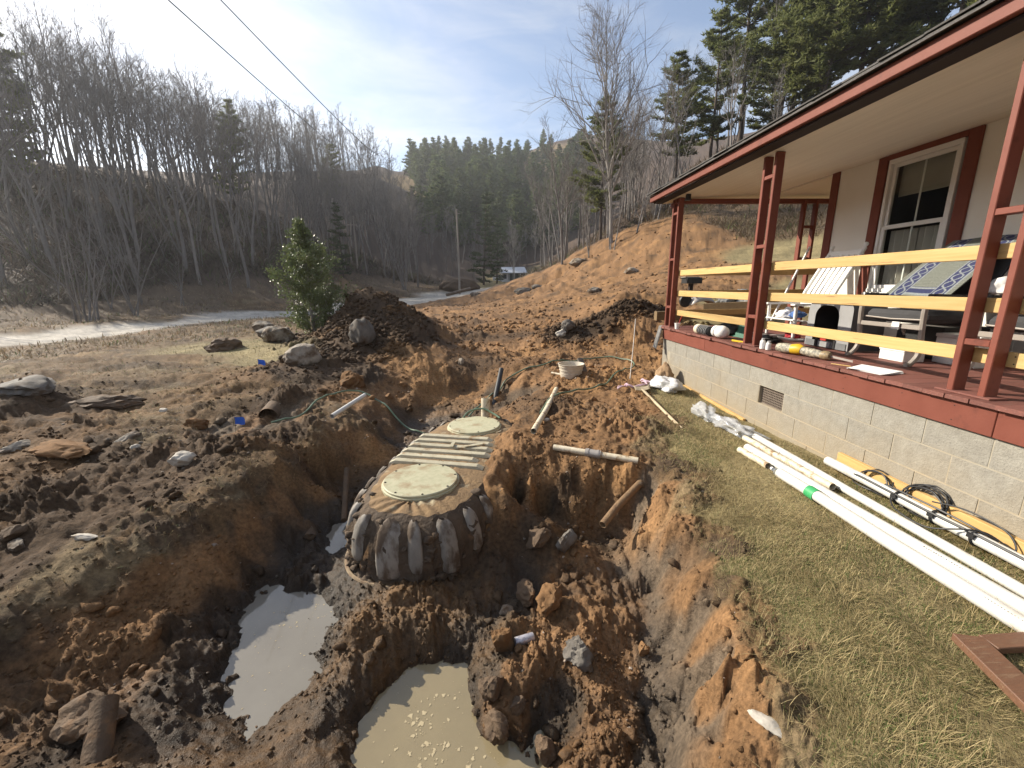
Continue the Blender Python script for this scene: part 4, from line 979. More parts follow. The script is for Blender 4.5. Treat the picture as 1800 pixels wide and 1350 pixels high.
# shovel
shv = thing("shovel", (2.12, 5.5, .06), "muddy square shovel lying with its wooden handle on the grass", "shovel")
gzs = lambda x, y, d=0: ground_z(x, y) + d
P = []
for i in range(9):
    row = []
    for k in range(9):
        a, b_ = i/8, (k/8 - .5)*2
        x = 2.22 + (-.085 - .0)*0 + .13*b_*(1 - .12*a) ; yq = 5.98 - .33*a
        zq = .12 + .018*b_*b_ + .012*math.sin(a*3) + (.02 if a > .92 else 0)
        row.append((x - .09*a, yq + .03*b_, zq))
    P.append(row)
M_STEEL = pmat("muddy_steel", (.42, .36, .25), (.32, .26, .17), 12, .6, metallic=.25, c3=(.2, .13, .07), c3scale=7, c3lim=(.6, .75))
part("shovel_blade", MB().grid(P), M_STEEL, shv, smooth=True, solid=.004)
part("shovel_socket", MB().tube([(2.14, 5.72, .14), (2.125, 5.6, .145), (2.115, 5.38, .13)], [.012, .02, .019], 10), M_STEEL, shv, smooth=True)
part("shovel_handle", MB().tube([(2.116, 5.42, .13), (2.08, 4.8, .10), (2.04, 4.2, .075)], [.018, .0175, .018], 10), pmat("shovel_wood", (.52, .42, .28), (.42, .33, .21), 6, .7, (20, 1, 20), c3=(.3, .22, .13), c3scale=5), shv, smooth=True)
# plastic bags
M_FILM = pmat("white_bag_film", (.78, .78, .76), (.70, .69, .67), 7, .3, bump=.5, bscale=18, bdist=.02, trans=.25, spec=.6)
M_SHEET = clear_mat("clear_sheet_film", (.93, .94, .95), (.75, .76, .77), .30, .12, .8, 11, .03)
def crumple(name, c, size, seed, m, label, cat, rot, folds=3.2, amp=.32):
    v, f = ICO[4]; v = v.copy()
    a = 1 + amp*n3(v, folds*.5, seed) - amp*.9*np.abs(n3(v, folds, seed + 3)) - amp*.6*np.abs(n3(v, folds*2.3, seed + 5))
    v = v*a[:, None]*np.array(size); v[:, 2] = np.where(v[:, 2] < 0, v[:, 2]*.35, v[:, 2])
    me = mesh_np(name, v, f, True); me.materials.append(m); o = link_mesh(name, me); o.location = c; o.rotation_euler = (0, 0, rot)
    return tag(o, label, cat)
crumple("plastic_bag", (2.60, 5.95, .12), (.20, .33, .17), 3, M_FILM, "crumpled white plastic bag against the corner of the block wall", "bag", .25)
crumple("paper_sack", (2.76, 6.45, .12), (.14, .17, .26), 13, pmat("brown_paper", (.36, .24, .13), (.25, .16, .09), 9, .9, bump=.6, bscale=20), "brown paper sack behind the white plastic bag", "sack", .1, amp=.2)
o = crumple("plastic_sheet", (2.55, 4.72, .07), (.13, .30, .12), 5, M_SHEET, "bundled clear plastic sheet with a raised end on the grass by the wall", "plastic sheet", -.15, 3.8, .4)
o = crumple("plastic_sheet", (2.62, 4.28, .06), (.15, .42, .10), 8, M_SHEET, "long clear plastic sheet stretched out toward the pipe ends", "plastic sheet", .12, 4.4, .45)
# pink rope
pts = []
for k in range(90):
    a = k*.42; pts.append((2.18 + .28*math.sin(k*.083 + .4) + .07*math.cos(a), 6.10 + .16*math.cos(k*.061) + .09*math.sin(a*.8), .12 + .03*abs(math.sin(a*1.3))))
tag(MB().tube(spline(pts, 3), .011, 6).build("rope", pmat("pink_rope", (.50, .30, .40), (.62, .50, .52), 40, .8, bump=.6, bscale=120), smooth=True), "tangled pink rope behind the shovel blade", "rope")
# pipes by the pit
def gpipe(pts, r, m, label, name="pipe", cat="pipe", hollow=True):
    mb = ring_tube(pts, r) if hollow else MB().tube(pts, r, 12)
    a = np.array(mb.v); c = Vector(a.mean(0)); c.z = a[:, 2].min(); mb.v = [tuple(Vector(p) - c) for p in mb.v]
    o = mb.build(name, m, None, smooth=True, edge=50); o.location = c; WL[o.name] = c; return tag(o, label, cat)
gpipe([(.42, 4.15, .11), (.67, 4.95, .12), (.91, 5.76, .16)], .033, M_PVCD, "muddy white pipe lying on the orange bank right of the far lid")
cp = gpipe([(.58, 3.78, .075), (.92, 3.61, .07), (1.29, 3.43, .065)], .029, M_PVCD, "dirty pipe with a rubber coupling across the rim of the right pit")
part("pipe_coupling", MB().tube([(.86, 3.64, .071), (.99, 3.575, .069)], .039, 16).tube([(.875, 3.632, .071), (.89, 3.625, .071)], .043, 16).tube([(.96, 3.59, .07), (.975, 3.583, .07)], .043, 16), M_METALGREY, cp, smooth=True)
gpipe([(.70, 3.62, -.085), (.80, 3.95, -.07)], .05, M_CLAYD, "broken clay pipe stub poking out under the coupled pipe", wall=.014) if False else gpipe([(.715, 3.55, -.095), (.80, 3.95, -.075)], .045, M_CLAYD, "broken clay pipe stub poking out under the coupled pipe")
gpipe(spline([(.84, 2.90, -.23), (1.0, 3.06, -.17), (1.16, 3.2, -.12), (1.42, 3.46, -.07)], 4), .031, pmat("rusty_pipe", (.24, .155, .08), (.15, .09, .05), 18, .9, bump=.9, bscale=50, bdist=.01), "rusty crusted pipe jutting from the wall of the right pit")
gpipe([tp(1.16, .02, .0), tp(1.2, .02, .24)], .055, M_PVCD, "upright white pipe stub behind the far lid")
gpipe([(-1.98, 5.02, .06), (-1.79, 5.76, .13)], .03, M_PVC, "white pipe offcut on the bank above the trench left of the tank")
gpipe([(-.015, 6.62, -.45), (.17, 7.5, .12)], .045, M_BLACK, "black board leaning in the trench behind the far lid", "board", "board", False)
gpipe([(1.02, 7.0, .14), (1.18, 6.85, .13)], .02, M_PVCD, "small elbow pipe beside the white tub")
gpipe([(-2.98, 5.75, .02), (-2.92, 5.35, -.03)], .12, M_CLAYD, "corrugated culvert mouth under the left bank", "culvert")
gpipe([(-1.44, 3.66, -.56), (-1.60, 4.3, -.32)], .028, M_CLAYD, "muddy board stuck upright in the trench left of the tank", "board", "board", False)
gpipe([(-1.80, 1.50, -.50), (-1.93, 1.74, -.36)], .055, M_CLAYD, "red brown broken clay pipe in the mud at the near left")
# green hose
M_HOSE = pmat("green_hose", (.13, .19, .12), (.10, .15, .10), 8, .45)
HP = [(-2.78, 5.14), (-2.5, 5.4), (-2.38, 5.95), (-2.2, 6.45), (-1.79, 6.35), (-1.32, 6.0), (-.97, 5.82), (-.5, 6.0), (-.2, 6.6), (.12, 7.2), (.3, 7.4), (1.03, 7.6), (1.7, 7.9), (2.2, 8.1), (2.55, 7.8), (2.63, 7.5), (2.3, 7.0), (2.01, 6.65), (1.7, 6.1), (1.35, 5.85), (1.07, 5.62), (.79, 5.34), (.57, 4.85)]
hp = []
for x, y, _ in spline([(a, b_, 0) for a, b_ in HP], 7): hp.append([x, y, ground_z(x, y) + .03])
hp = np.array(hp)
for _ in range(4): hp[1:-1, 2] = np.maximum(hp[1:-1, 2], .5*hp[1:-1, 2] + .25*(hp[:-2, 2] + hp[2:, 2]))
tag(MB().tube([tuple(p) for p in hp], .0125, 8).build("garden_hose", M_HOSE, smooth=True), "green hose snaking from the culvert over the bank to the tub", "hose")
tag(MB().tube(spline([tp(.95, -.2, .05), tp(1.06, -.15, .10), tp(1.1, .0, .13), tp(1.06, .14, .09), tp(.98, .25, .06)]), .012, 8).build("garden_hose", M_HOSE, smooth=True), "short loop of green hose standing behind the far lid", "hose")
# marker stake
gpipe([(2.24, 6.55, .08), (2.42, 7.0, .55), (2.60, 7.48, 1.0)], .008, M_METALGREY, "thin grey stake leaning left of the porch corner", "stake", "stake", False)
# blue flags
for x, y, rz, lab in ((-3.85, 6.97, .3, "blue marker flag farther up the left bank"), (-2.85, 4.53, 1.0, "blue marker flag nearest the culvert mouth")):
    z = ground_z(x, y); fl = thing("marker_flag", (x, y, z), lab, "flag", "blue marker flags")
    part("flag_wire", MB().tube([(x, y, z - .05), (x + .01, y, z + .2)], .0025, 5), M_STEEL, fl)
    part("flag_cloth", MB().grid([[(x + .01 + (.10*i/4)*math.cos(rz), y + (.10*i/4)*math.sin(rz) + .012*math.sin(i*1.6 + k), z + .12 + .028*k - .008*i) for i in range(5)] for k in range(4)]), pmat("flag_blue", (.03, .16, .75), (.03, .13, .66), 6, .5), fl, smooth=True)
# old wooden frame in the foreground
M_OLDW = pmat("old_brown_wood", (.17, .085, .048), (.10, .05, .03), 4, .55, (3, 22, 22), .4, 30, .002, bstretch=(3, 40, 40), c3=(.24, .15, .09), c3scale=4, c3lim=(.55, .75))
fr = thing("wooden_frame", (2.1, 1.25, .05), "old brown wooden frame lying on the lawn in the near corner", "frame")
def slab(p0, p1, w, h): return MB().beam(p0, p1, w, h)
fr_o = (1.985, 1.39)
def lp2(u, v): # frame axes: u along the long stile, v along the short rail
    du, dv = Vector((-.25, -.97, 0)).normalized(), Vector((1, .02, 0)).normalized()
    return Vector((fr_o[0], fr_o[1], .078)) + du*u + dv*v
part("frame_stile", slab(lp2(-.04, .06), lp2(1.3, .06), .115, .035), M_OLDW, fr, bevel=.003)
part("frame_rail", slab(lp2(.0, .121), lp2(.0, .9), .075, .033), M_OLDW, fr, bevel=.003)
part("frame_stile", slab(lp2(-.04, .96), lp2(1.3, .96), .115, .035), M_OLDW, fr, bevel=.003)
# can in the pit
cn = thing("drink_can", (.155, 2.1, -.5), "grey crushed drink can lying among the orange clods", "can", rz=.3)
cc = (.155, 2.08, ground_z(.155, 2.08) + .035)
part("can_body", MB().lathe([(.0, -.06), (.024, -.06), (.0275, -.055), (.0275, .05), (.024, .058), (.0, .056)], 20, cc, "x"), pmat("can_print", (.50, .48, .50), (.30, .28, .31), 30, .35, metallic=.5, contrast=(.5, .6)), cn, smooth=True, edge=50)
part("can_rim", MB().lathe([(.022, .0585), (.025, .0575), (.0265, .054), (.024, .0535)], 20, cc, "x"), M_METALGREY, cn, smooth=True)

# ------------------------------------------------------------------ things on the porch
DZ = .901
M_WPAINT = pmat("white_chair_paint", (.80, .79, .76), (.74, .73, .70), 6, .4, rand=.03)
# white rocking chair facing the yard
rk = thing("rocking_chair", (4.0, 5.2, DZ), "white wooden slat back rocking chair under the window wall", "chair")
Y0, Y1 = 4.96, 5.46
for yy in (Y0, Y1):
    part("back_post", MB().tube([(4.02, yy, 1.0), (4.05, yy, 1.25), (4.17, yy, 1.52), (4.43, yy, 2.0)], .021, 10), M_WPAINT, rk, smooth=True)
    part("finial", MB().lathe([(.019, 0), (.011, .012), (.012, .02), (.024, .035), (.027, .05), (.021, .066), (0, .074)], 12, (4.435, yy, 1.995)), M_WPAINT, rk, smooth=True)
    part("front_leg", MB().tube([(3.70, yy, .95), (3.70, yy, 1.1), (3.69, yy, 1.33)], [.018, .022, .019], 10), M_WPAINT, rk, smooth=True)
    part("armrest", MB().beam((3.64, yy, 1.345), (4.13, yy, 1.345), .08, .024), M_WPAINT, rk, bevel=.006)
    part("rocker", MB().tube(spline([(3.5, yy, .955), (3.7, yy, .92), (3.95, yy, .918), (4.25, yy, .96), (4.42, yy, 1.01)], 4), .017, 8), M_WPAINT, rk, smooth=True)
for k in range(6):
    yy = Y0 + .055 + k*.078
    part("back_slat", MB().add([tuple(Vector(p) + Vector((dx, dy, 0))) for p in ((4.105, yy, 1.35), (4.17, yy, 1.5), (4.41, yy, 1.95)) for dx, dy in ((0, -.027), (0, .027), (.014, .027), (.014, -.027))],
        [(0,3,2,1),(8,9,10,11)] + [(a+i, a+(i+1) % 4, a+4+(i+1) % 4, a+4+i) for a in (0, 4) for i in range(4)]), M_WPAINT, rk)
part("top_rail", MB().beam((4.42, Y0, 1.955), (4.42, Y1, 1.955), .03, .07), M_WPAINT, rk, bevel=.006)
part("lower_rail", MB().beam((4.09, Y0, 1.33), (4.09, Y1, 1.33), .03, .05), M_WPAINT, rk, bevel=.005)
for k in range(7): part("seat_slat", MB().beam((3.69 + k*.062, Y0 - .01, 1.16 - k*.008), (3.69 + k*.062, Y1 + .01, 1.16 - k*.008), .05, .018), M_WPAINT, rk, bevel=.004)
for xx, zz in ((3.70, 1.04), (4.02, 1.05)): part("stretcher", MB().tube([(xx, Y0, zz), (xx, Y1, zz)], .013, 8), M_WPAINT, rk, smooth=True)
# linens and box on it
crumple("towel_pile", (3.86, 5.3, 1.19), (.15, .16, .10), 21, pmat("white_towel", (.72, .71, .70), (.55, .56, .60), 9, .95, bump=.7, bscale=60), "heap of white towels on the rocking chair seat", "towels", .2, 3.0, .3)
crumple("blue_cloth", (3.82, 5.1, 1.20), (.11, .10, .07), 22, pmat("blue_cloth", (.05, .13, .36), (.12, .2, .42), 7, .9), "blue cloth lying on the towels of the rocking chair", "cloth", .2, 3.0, .3)
crumple("red_cloth", (3.86, 5.17, .93), (.10, .09, .09), 23, pmat("red_cloth", (.42, .04, .05), (.30, .03, .04), 7, .9), "red cloth under the rocking chair", "cloth", .4, 3.0, .3)
cb = simple("cardboard_box", MB().box(4.10, 4.76, .905, 4.38, 4.94, 1.36), pmat("printed_carton", (.22, .20, .18), (.34, .31, .27), 5, .8), "grey printed carton between the rocking chair and the pet carrier", "box", bevel=.004)
# pet carrier: a soft-sided crate with an arched opening
pc = thing("pet_carrier", (3.85, 4.4, DZ), "grey soft sided pet carrier with a dark arched opening", "pet carrier")
M_CARR = pmat("grey_carrier_cloth", (.16, .165, .17), (.12, .125, .13), 6, .8, bump=.4, bscale=30)
M_CARRL = pmat("light_carrier_trim", (.30, .30, .30), (.24, .24, .24), 6, .8)
def arch(y0, y1, z0, z1, x, n=12, r=None):
    r = r or (y1 - y0)/2; pts = [(x, y0, z0), (x, y0, z1 - r)]
    pts += [(x, y0 + r - r*math.cos(a), z1 - r + r*math.sin(a)) for a in np.linspace(0, math.pi/2, n)]
    pts += [(x, y1 - r + r*math.sin(a), z1 - r + r*math.cos(a)) for a in np.linspace(0, math.pi/2, n)]
    return pts + [(x, y1, z1 - r), (x, y1, z0)]
oa, ia = arch(4.10, 4.70, .905, 1.40, 3.66, r=.08), arch(4.26, 4.59, .98, 1.365, 3.655, r=.13)
part("carrier_front", MB().grid([oa, ia]), M_CARRL, pc)
part("carrier_shell", MB().grid([oa, [(4.02, p[1], p[2]) for p in oa]]), M_CARR, pc)
part("carrier_inside", MB().grid([ia, [(4.0, p[1], p[2]) for p in ia]]).add([(4.0, p[1], p[2]) for p in ia], [tuple(range(len(ia)))]), M_BLACK, pc)
part("carrier_apron", MB().box(3.652, 4.12, .91, 3.66, 4.68, .978), M_CARR, pc)
part("carrier_pocket", MB().box(3.644, 4.32, .915, 3.651, 4.48, .97), M_CARRL, pc)
for yy in (4.27, 4.52): part("carrier_strap", MB().box(3.645, yy - .018, .912, 3.6515, yy + .018, 1.0), M_BLACK, pc)
part("carrier_buckle", MB().box(3.636, 4.37, .985, 3.65, 4.45, 1.005), pmat("red_strap", (.4, .03, .02)), pc)
# patio chairs
M_FRAME = pmat("taupe_metal", (.36, .32, .28), (.30, .27, .24), 8, .4, metallic=.2)
M_CUSH = pmat("charcoal_cushion", (.055, .055, .058), (.04, .04, .042), 9, .85, bump=.4, bscale=80)
def patio_chair(yc, label):
    ch = thing("patio_chair", (3.9, yc, DZ), label, "chair", "patio chairs on the porch")
    for s in (-1, 1):
        yy = yc + s*.30
        part("chair_leg", MB().tube(spline([(3.50, yy, .915), (3.545, yy, .925), (3.60, yy, 1.02), (3.585, yy, 1.2), (3.575, yy, 1.38), (3.60, yy, 1.46), (3.68, yy, 1.49)], 5), .021, 8), M_FRAME, ch, smooth=True)
        part("chair_leg", MB().tube([(4.02, yy, 1.2), (4.15, yy, .91)], .018, 8), M_FRAME, ch, smooth=True)
        part("chair_arm", MB().beam((3.60, yy, 1.492), (4.10, yy, 1.475), .062, .026), M_BLACK, ch, bevel=.008)
        part("back_frame", MB().tube([(3.95, yy*.98 + yc*.02, 1.20), (4.40, yy, 1.95)], .018, 8), M_FRAME, ch, smooth=True)
    part("front_bar", MB().beam((3.585, yc - .29, 1.225), (3.585, yc + .29, 1.225), .022, .04), M_FRAME, ch, bevel=.004)
    part("back_panel", MB().add([(3.97, yc - .28, 1.23), (3.97, yc + .28, 1.23), (4.39, yc + .28, 1.93), (4.39, yc - .28, 1.93)], [(0,1,2,3)]), M_CUSH, ch, solid=.04)
    part("seat_cushion", MB().box(3.60, yc - .285, 1.255, 4.02, yc + .285, 1.36), M_CUSH, ch, bevel=.035)
    part("cushion_piping", MB().tube([(3.602, yc - .27, 1.29), (3.592, yc, 1.282), (3.602, yc + .27, 1.29)], .007, 6), M_FRAME, ch)
    return ch
patio_chair(3.62, "patio chair with charcoal cushion and a blue bordered rug over its back")
patio_chair(2.62, "dark patio chair partly hidden behind the double post on the right")
simple("price_tag", MB().box(3.558, 3.50, 1.20, 3.566, 3.57, 1.262), M_WHITE, "small white tag hanging on the front bar of the patio chair", "tag")
# rug with woven blue border over the chair back
rugm = bpy.data.materials.new("woven_rug"); rugm.use_nodes = True
def _rug(m):
    N, L = m.node_tree.nodes, m.node_tree.links; bs = N["Principled BSDF"]; bs.inputs["Roughness"].default_value = .95
    a = N.new("ShaderNodeAttribute"); a.attribute_name = "col"
    n = N.new("ShaderNodeTexNoise"); n.inputs["Scale"].default_value = 160; tc = N.new("ShaderNodeTexCoord"); L.new(tc.outputs["Object"], n.inputs["Vector"])
    r = N.new("ShaderNodeMapRange"); r.inputs[1].default_value = .3; r.inputs[2].default_value = .7; r.inputs[3].default_value = .6; r.inputs[4].default_value = 1.35; L.new(n.outputs[0], r.inputs[0])
    x = N.new("ShaderNodeMixRGB"); x.blend_type = "MULTIPLY"; x.inputs[0].default_value = 1; L.new(a.outputs["Color"], x.inputs[1]); L.new(r.outputs[0], x.inputs[2]); L.new(x.outputs[0], bs.inputs["Base Color"])
_rug(rugm)
NU, NV = 150, 220
A, B_ = np.meshgrid(np.linspace(0, 1, NU), np.linspace(0, 1, NV))          # A across (Y), B up the back
a_, b_ = A.ravel(), B_.ravel()
wv = .006*np.sin(b_*9) + .005*np.sin(a_*7 + b_*4)
rx, ry, rz = 3.80 + b_*.62 - .012 + wv, 3.93 - a_*.58 + .03*b_, 1.475 + b_*.50 + .02*np.sin(b_*math.pi) + wv
col = np.tile(np.array([[.135, .145, .125]]), (len(a_), 1))
col *= (1 + .25*np.sin(b_*260))[:, None]
blue, pale = np.array([.025, .03, .085]), np.array([.20, .22, .23])
e = np.minimum(a_, 1 - a_)
inb = (e > .08) & (e < .30)
q = (e - .19)/.11; per = np.sin(b_*math.pi*9)
col[inb] = blue
chain = inb & (np.abs(np.abs(q) - .62*np.abs(per)) < .13); col[chain] = pale
col[(np.abs(e - .085) < .012) | (np.abs(e - .295) < .012)] = pale
col[(np.abs(e - .105) < .01) | (np.abs(e - .275) < .01)] = blue
low = (b_ < .13) & (e > .30); col[low & (b_ > .02)] = blue; col[low & ((np.abs(b_ - .03) < .012) | (np.abs(b_ - .115) < .01))] = pale
iv = np.arange(NU*NV).reshape(NV, NU)
rf = np.stack([iv[:-1,:-1].ravel(), iv[:-1,1:].ravel(), iv[1:,1:].ravel(), iv[1:,:-1].ravel()], 1)
cen = np.array([3.8, 3.64, 1.47])
rme = mesh_np("rug", np.stack([rx, ry, rz], 1) - cen, rf, True, col); rme.materials.append(rugm)
ro = link_mesh("rug", rme); ro.location = cen; tag(ro, "grey woven rug with dark blue patterned borders draped over a patio chair", "rug")
sm = ro.modifiers.new("solid", "SOLIDIFY"); sm.thickness = .008; sm.offset = 1
crumple("white_pillow", (4.18, 3.30, 1.52), (.10, .12, .12), 24, pmat("white_pillow", (.7, .69, .67), (.62, .6, .58), 7, .9), "white pillow beside the rug on the patio chair", "pillow", .1, 2.2, .15)
# boxes under the chairs
def foam_box(x0, y0, z0, x1, y1, z1, lab):
    bx = thing("foam_box", ((x0+x1)/2, (y0+y1)/2, z0), lab, "box")
    part("box_body", MB().box(x0, y0, z0, x1, y1, z1 - .03), M_WHITE, bx, bevel=.004); part("box_lid", MB().box(x0 - .006, y0 - .006, z1 - .029, x1 + .006, y1 + .006, z1), M_WHITE, bx, bevel=.004)
foam_box(3.66, 3.50, DZ, 3.86, 3.74, 1.02, "white foam box on the deck under the patio chair")
foam_box(3.95, 3.18, DZ, 4.2, 3.52, 1.16, "taller white box at the back wall behind the patio chair")
simple("black_crate", MB().box(4.05, 3.56, DZ, 4.5, 4.0, 1.2), M_BLACK, "black crate in the shade behind the patio chair", "crate", bevel=.01)
lamp = thing("table_lamp", (4.35, 2.55, DZ), "white lamp shade glimpsed between the two right posts", "lamp")
part("lamp_shade", MB().lathe([(.14, 1.78), (.09, 1.98)], 20, (4.3, 2.62, 0)), M_WHITE, lamp, smooth=True)
part("lamp_stand", MB().lathe([(.11, DZ), (.11, DZ + .02), (.015, DZ + .03), (.015, 1.95)], 14, (4.3, 2.62, 0)), M_BLACK, lamp)
# small things along the deck edge
for (x, y, h, r, lab) in ((2.972, 4.425, .115, .027, "taller white spray bottle by the foot of the middle post"), (2.985, 4.345, .095, .026, "shorter white bottle right of the taller one at the middle post")):
    bo = thing("paint_bottle", (x, y, DZ), lab, "bottle")
    part("bottle_body", MB().lathe([(0, DZ), (r, DZ + .002), (r, DZ + h*.72), (r*.8, DZ + h*.8), (r*.55, DZ + h*.84)], 18, (x, y, 0)), M_WHITE, bo, smooth=True)
    part("bottle_cap", MB().lathe([(r*.62, DZ + h*.842), (r*.62, DZ + h), (0, DZ + h)], 16, (x, y, 0)), pmat("grey_cap", (.4, .4, .41)), bo, smooth=True)
    part("bottle_label", MB().lathe([(r + .0008, DZ + h*.18), (r + .0008, DZ + h*.6)], 18, (x, y, 0)), pmat("bottle_print", (.62, .62, .66), (.74, .74, .74), 60, .5), bo, smooth=True)
dr = thing("cordless_saw", (3.03, 3.95, DZ), "yellow and grey cordless power saw lying on the deck edge", "power tool")
M_YEL = pmat("tool_yellow", (.62, .40, .02), (.50, .32, .02), 14, .45, bump=.1)
M_CAMO = pmat("worn_grip", (.16, .15, .12), (.40, .36, .27), 40, .6, contrast=(.45, .55))
zt = DZ + .055
part("tool_motor", MB().tube([(2.98, 4.18, zt), (3.0, 4.1, zt), (3.02, 4.03, zt)], [.042, .052, .046], 14), M_CAMO, dr, smooth=True)
part("tool_body", MB().tube([(3.02, 4.03, zt), (3.04, 3.97, zt + .006), (3.05, 3.93, zt)], [.05, .055, .042], 12), M_YEL, dr, smooth=True)
part("tool_handle", MB().tube([(3.05, 3.93, zt), (3.07, 3.82, zt - .008), (3.09, 3.72, zt - .012)], [.038, .044, .034], 12), M_CAMO, dr, smooth=True)
part("tool_nose", MB().tube([(3.09, 3.72, zt - .012), (3.10, 3.68, zt - .014), (3.11, 3.655, zt - .014)], [.042, .045, .036], 12), pmat("tan_guard", (.36, .26, .13), (.10, .08, .06), 50, .5), dr, smooth=True)
part("tool_blade", MB().beam((3.11, 3.65, zt - .014), (3.16, 3.46, zt - .03), .003, .018), M_METALGREY, dr)
part("battery_pack", MB().box(3.06, 4.06, DZ + .002, 3.14, 4.17, DZ + .06), M_YEL, dr, bevel=.008)
part("battery_pack", MB().box(3.09, 4.22, DZ + .002, 3.16, 4.30, DZ + .05), pmat("black_yellow", (.03, .03, .03), (.5, .33, .03), 25, .5, contrast=(.5, .55)), dr, bevel=.008)
pp = thing("paper_stack", (3.09, 3.17, DZ), "slightly fanned stack of white papers on the deck edge", "papers")
for k in range(5):
    a = (k - 2)*.07; c = Vector((3.09, 3.17, DZ + .002 + k*.0028)); d, n_ = Vector((math.cos(a + .25), math.sin(a + .25), 0)), Vector((-math.sin(a + .25), math.cos(a + .25), 0))
    P = [[c + d*(i/5 - .5)*.216 + n_*(j/5 - .5)*.28 + Vector((0, 0, (.012 if k == 4 else .002)*max(0, i/5 + j/5 - 1.1))) for j in range(6)] for i in range(6)]
    part("paper_sheet", MB().grid(P), pmat("white_paper", (.82, .82, .80), (.78, .78, .77), 30, .8) if k == 0 else bpy.data.materials["white_paper"], pp, solid=.0012)
cup = thing("paint_cup", (2.985, 6.61, DZ), "small white paint cup with a red handled brush at the corner post", "cup")
part("cup_wall", MB().lathe([(0, DZ), (.034, DZ), (.043, DZ + .085), (.047, DZ + .087), (.047, DZ + .095), (.040, DZ + .095), (.032, DZ + .01), (0, DZ + .01)], 18, (2.985, 6.61, 0)), M_WHITE, cup, smooth=True)
part("brush_handle", MB().tube([(2.99, 6.60, DZ + .05), (3.02, 6.55, DZ + .21)], .008, 6), pmat("red_handle", (.4, .04, .03)), cup)
hc = thing("drain_hose", (2.98, 5.72, DZ), "black ribbed drain hose with a cream end cap lying on the deck", "hose")
pts = [(2.99, 5.86 - k*.0035, DZ + .072) for k in range(0, 101)]
part("hose_tube", MB().tube([(2.99, 5.84 - k*.022/2, DZ + .07) for k in range(27)], [.066 if k % 2 else .052 for k in range(27)], 16), pmat("black_rib_hose", (.025, .025, .026)), hc, smooth=True, edge=20)
part("hose_ring", MB().lathe([(.0675, 0), (.0675, .004)], 4, (2.99, 5.7, DZ + .07), "y"), M_WHITE, hc)
for k in range(6): part("hose_stripe", MB().tube([(2.99 + .0675*math.cos(a), 5.829 - k*.044, DZ + .07 + .0675*math.sin(a)) for a in np.linspace(0, 2*math.pi, 17)[:-1]], .003, 4, closed=True), M_WHITE, hc)
part("end_cap", MB().lathe([(0, 5.845), (.07, 5.845), (.07, 5.93), (.06, 5.935), (0, 5.935)], 18, (2.985, 0, DZ + .071), "y"), pmat("cream_cap", (.66, .58, .44), (.58, .5, .38), 9, .5), hc, smooth=True, edge=40)
jg = thing("white_jug", (3.0, 5.37, DZ), "round white plastic jug lying on its side on the deck", "jug")
part("jug_body", MB().lathe([(0, -.13), (.04, -.125), (.075, -.09), (.085, -.03), (.078, .02), (.06, .045), (.06, .06)], 20, (3.01, 5.37, DZ + .086), "y"), M_WHITE, jg, smooth=True)
part("jug_cap", MB().lathe([(.072, .062), (.078, .07), (.078, .1), (.07, .105), (0, .105)], 20, (3.01, 5.37, DZ + .086), "y"), M_WHITE, jg, smooth=True, edge=40)
crumple("black_bag", (3.33, 5.68, .96), (.16, .20, .15), 25, M_BLACK, "black duffel bag slumped on the deck behind the jug", "bag", .3, 2.6, .25)
crumple("black_strap_pile", (3.35, 4.95, .93), (.16, .22, .05), 26, M_BLACK, "pile of black straps on the deck right of the middle post", "straps", .3, 5, .5)
simple("green_board", MB().add([(3.28, 5.60, DZ + .002), (3.30, 5.30, DZ + .002), (3.40, 5.30, DZ + .27), (3.38, 5.42, DZ + .27), (3.30, 5.60, DZ), (3.32, 5.30, DZ), (3.415, 5.30, DZ + .268), (3.395, 5.42, DZ + .268)], BOXF), pmat("green_panel", (.02, .13, .08), (.02, .10, .06), 5, .5), "dark green panel leaning behind the middle post", "panel")
simple("spirit_level", MB().beam((3.0, 5.06, DZ + .013), (3.03, 4.86, DZ + .013), .025, .022), M_YEL, "small yellow tool lying at the foot of the middle post", "tool", bevel=.003)
tag(MB().tube([(4.66, 6.80, 1.0), (4.66, 6.8, 1.0 + .001), (5.16, 6.82, 2.17)], .018, 8).build("leaning_rod", M_WPAINT, smooth=True), "white rod leaning toward the far double post of the porch", "rod")
tag(MB().beam((3.0, 3.50, DZ + .004), (3.06, 3.36, DZ + .004), .012, .006).build("wood_shim", M_PINE), "thin wood sliver on the deck by the power saw", "wood scrap")
simple("rag", MB().grid([[(2.93 - .03*k + .02*math.sin(i*1.3), 7.08 + .03*i - .02*k, .90 - .09*k + .01*math.sin(i + k)) for i in range(4)] for k in range(5)]), pmat("grey_rag", (.30, .29, .27), (.12, .12, .12), 16, .9), "grey rag hanging off the corner of the deck", "rag", solid=.02)

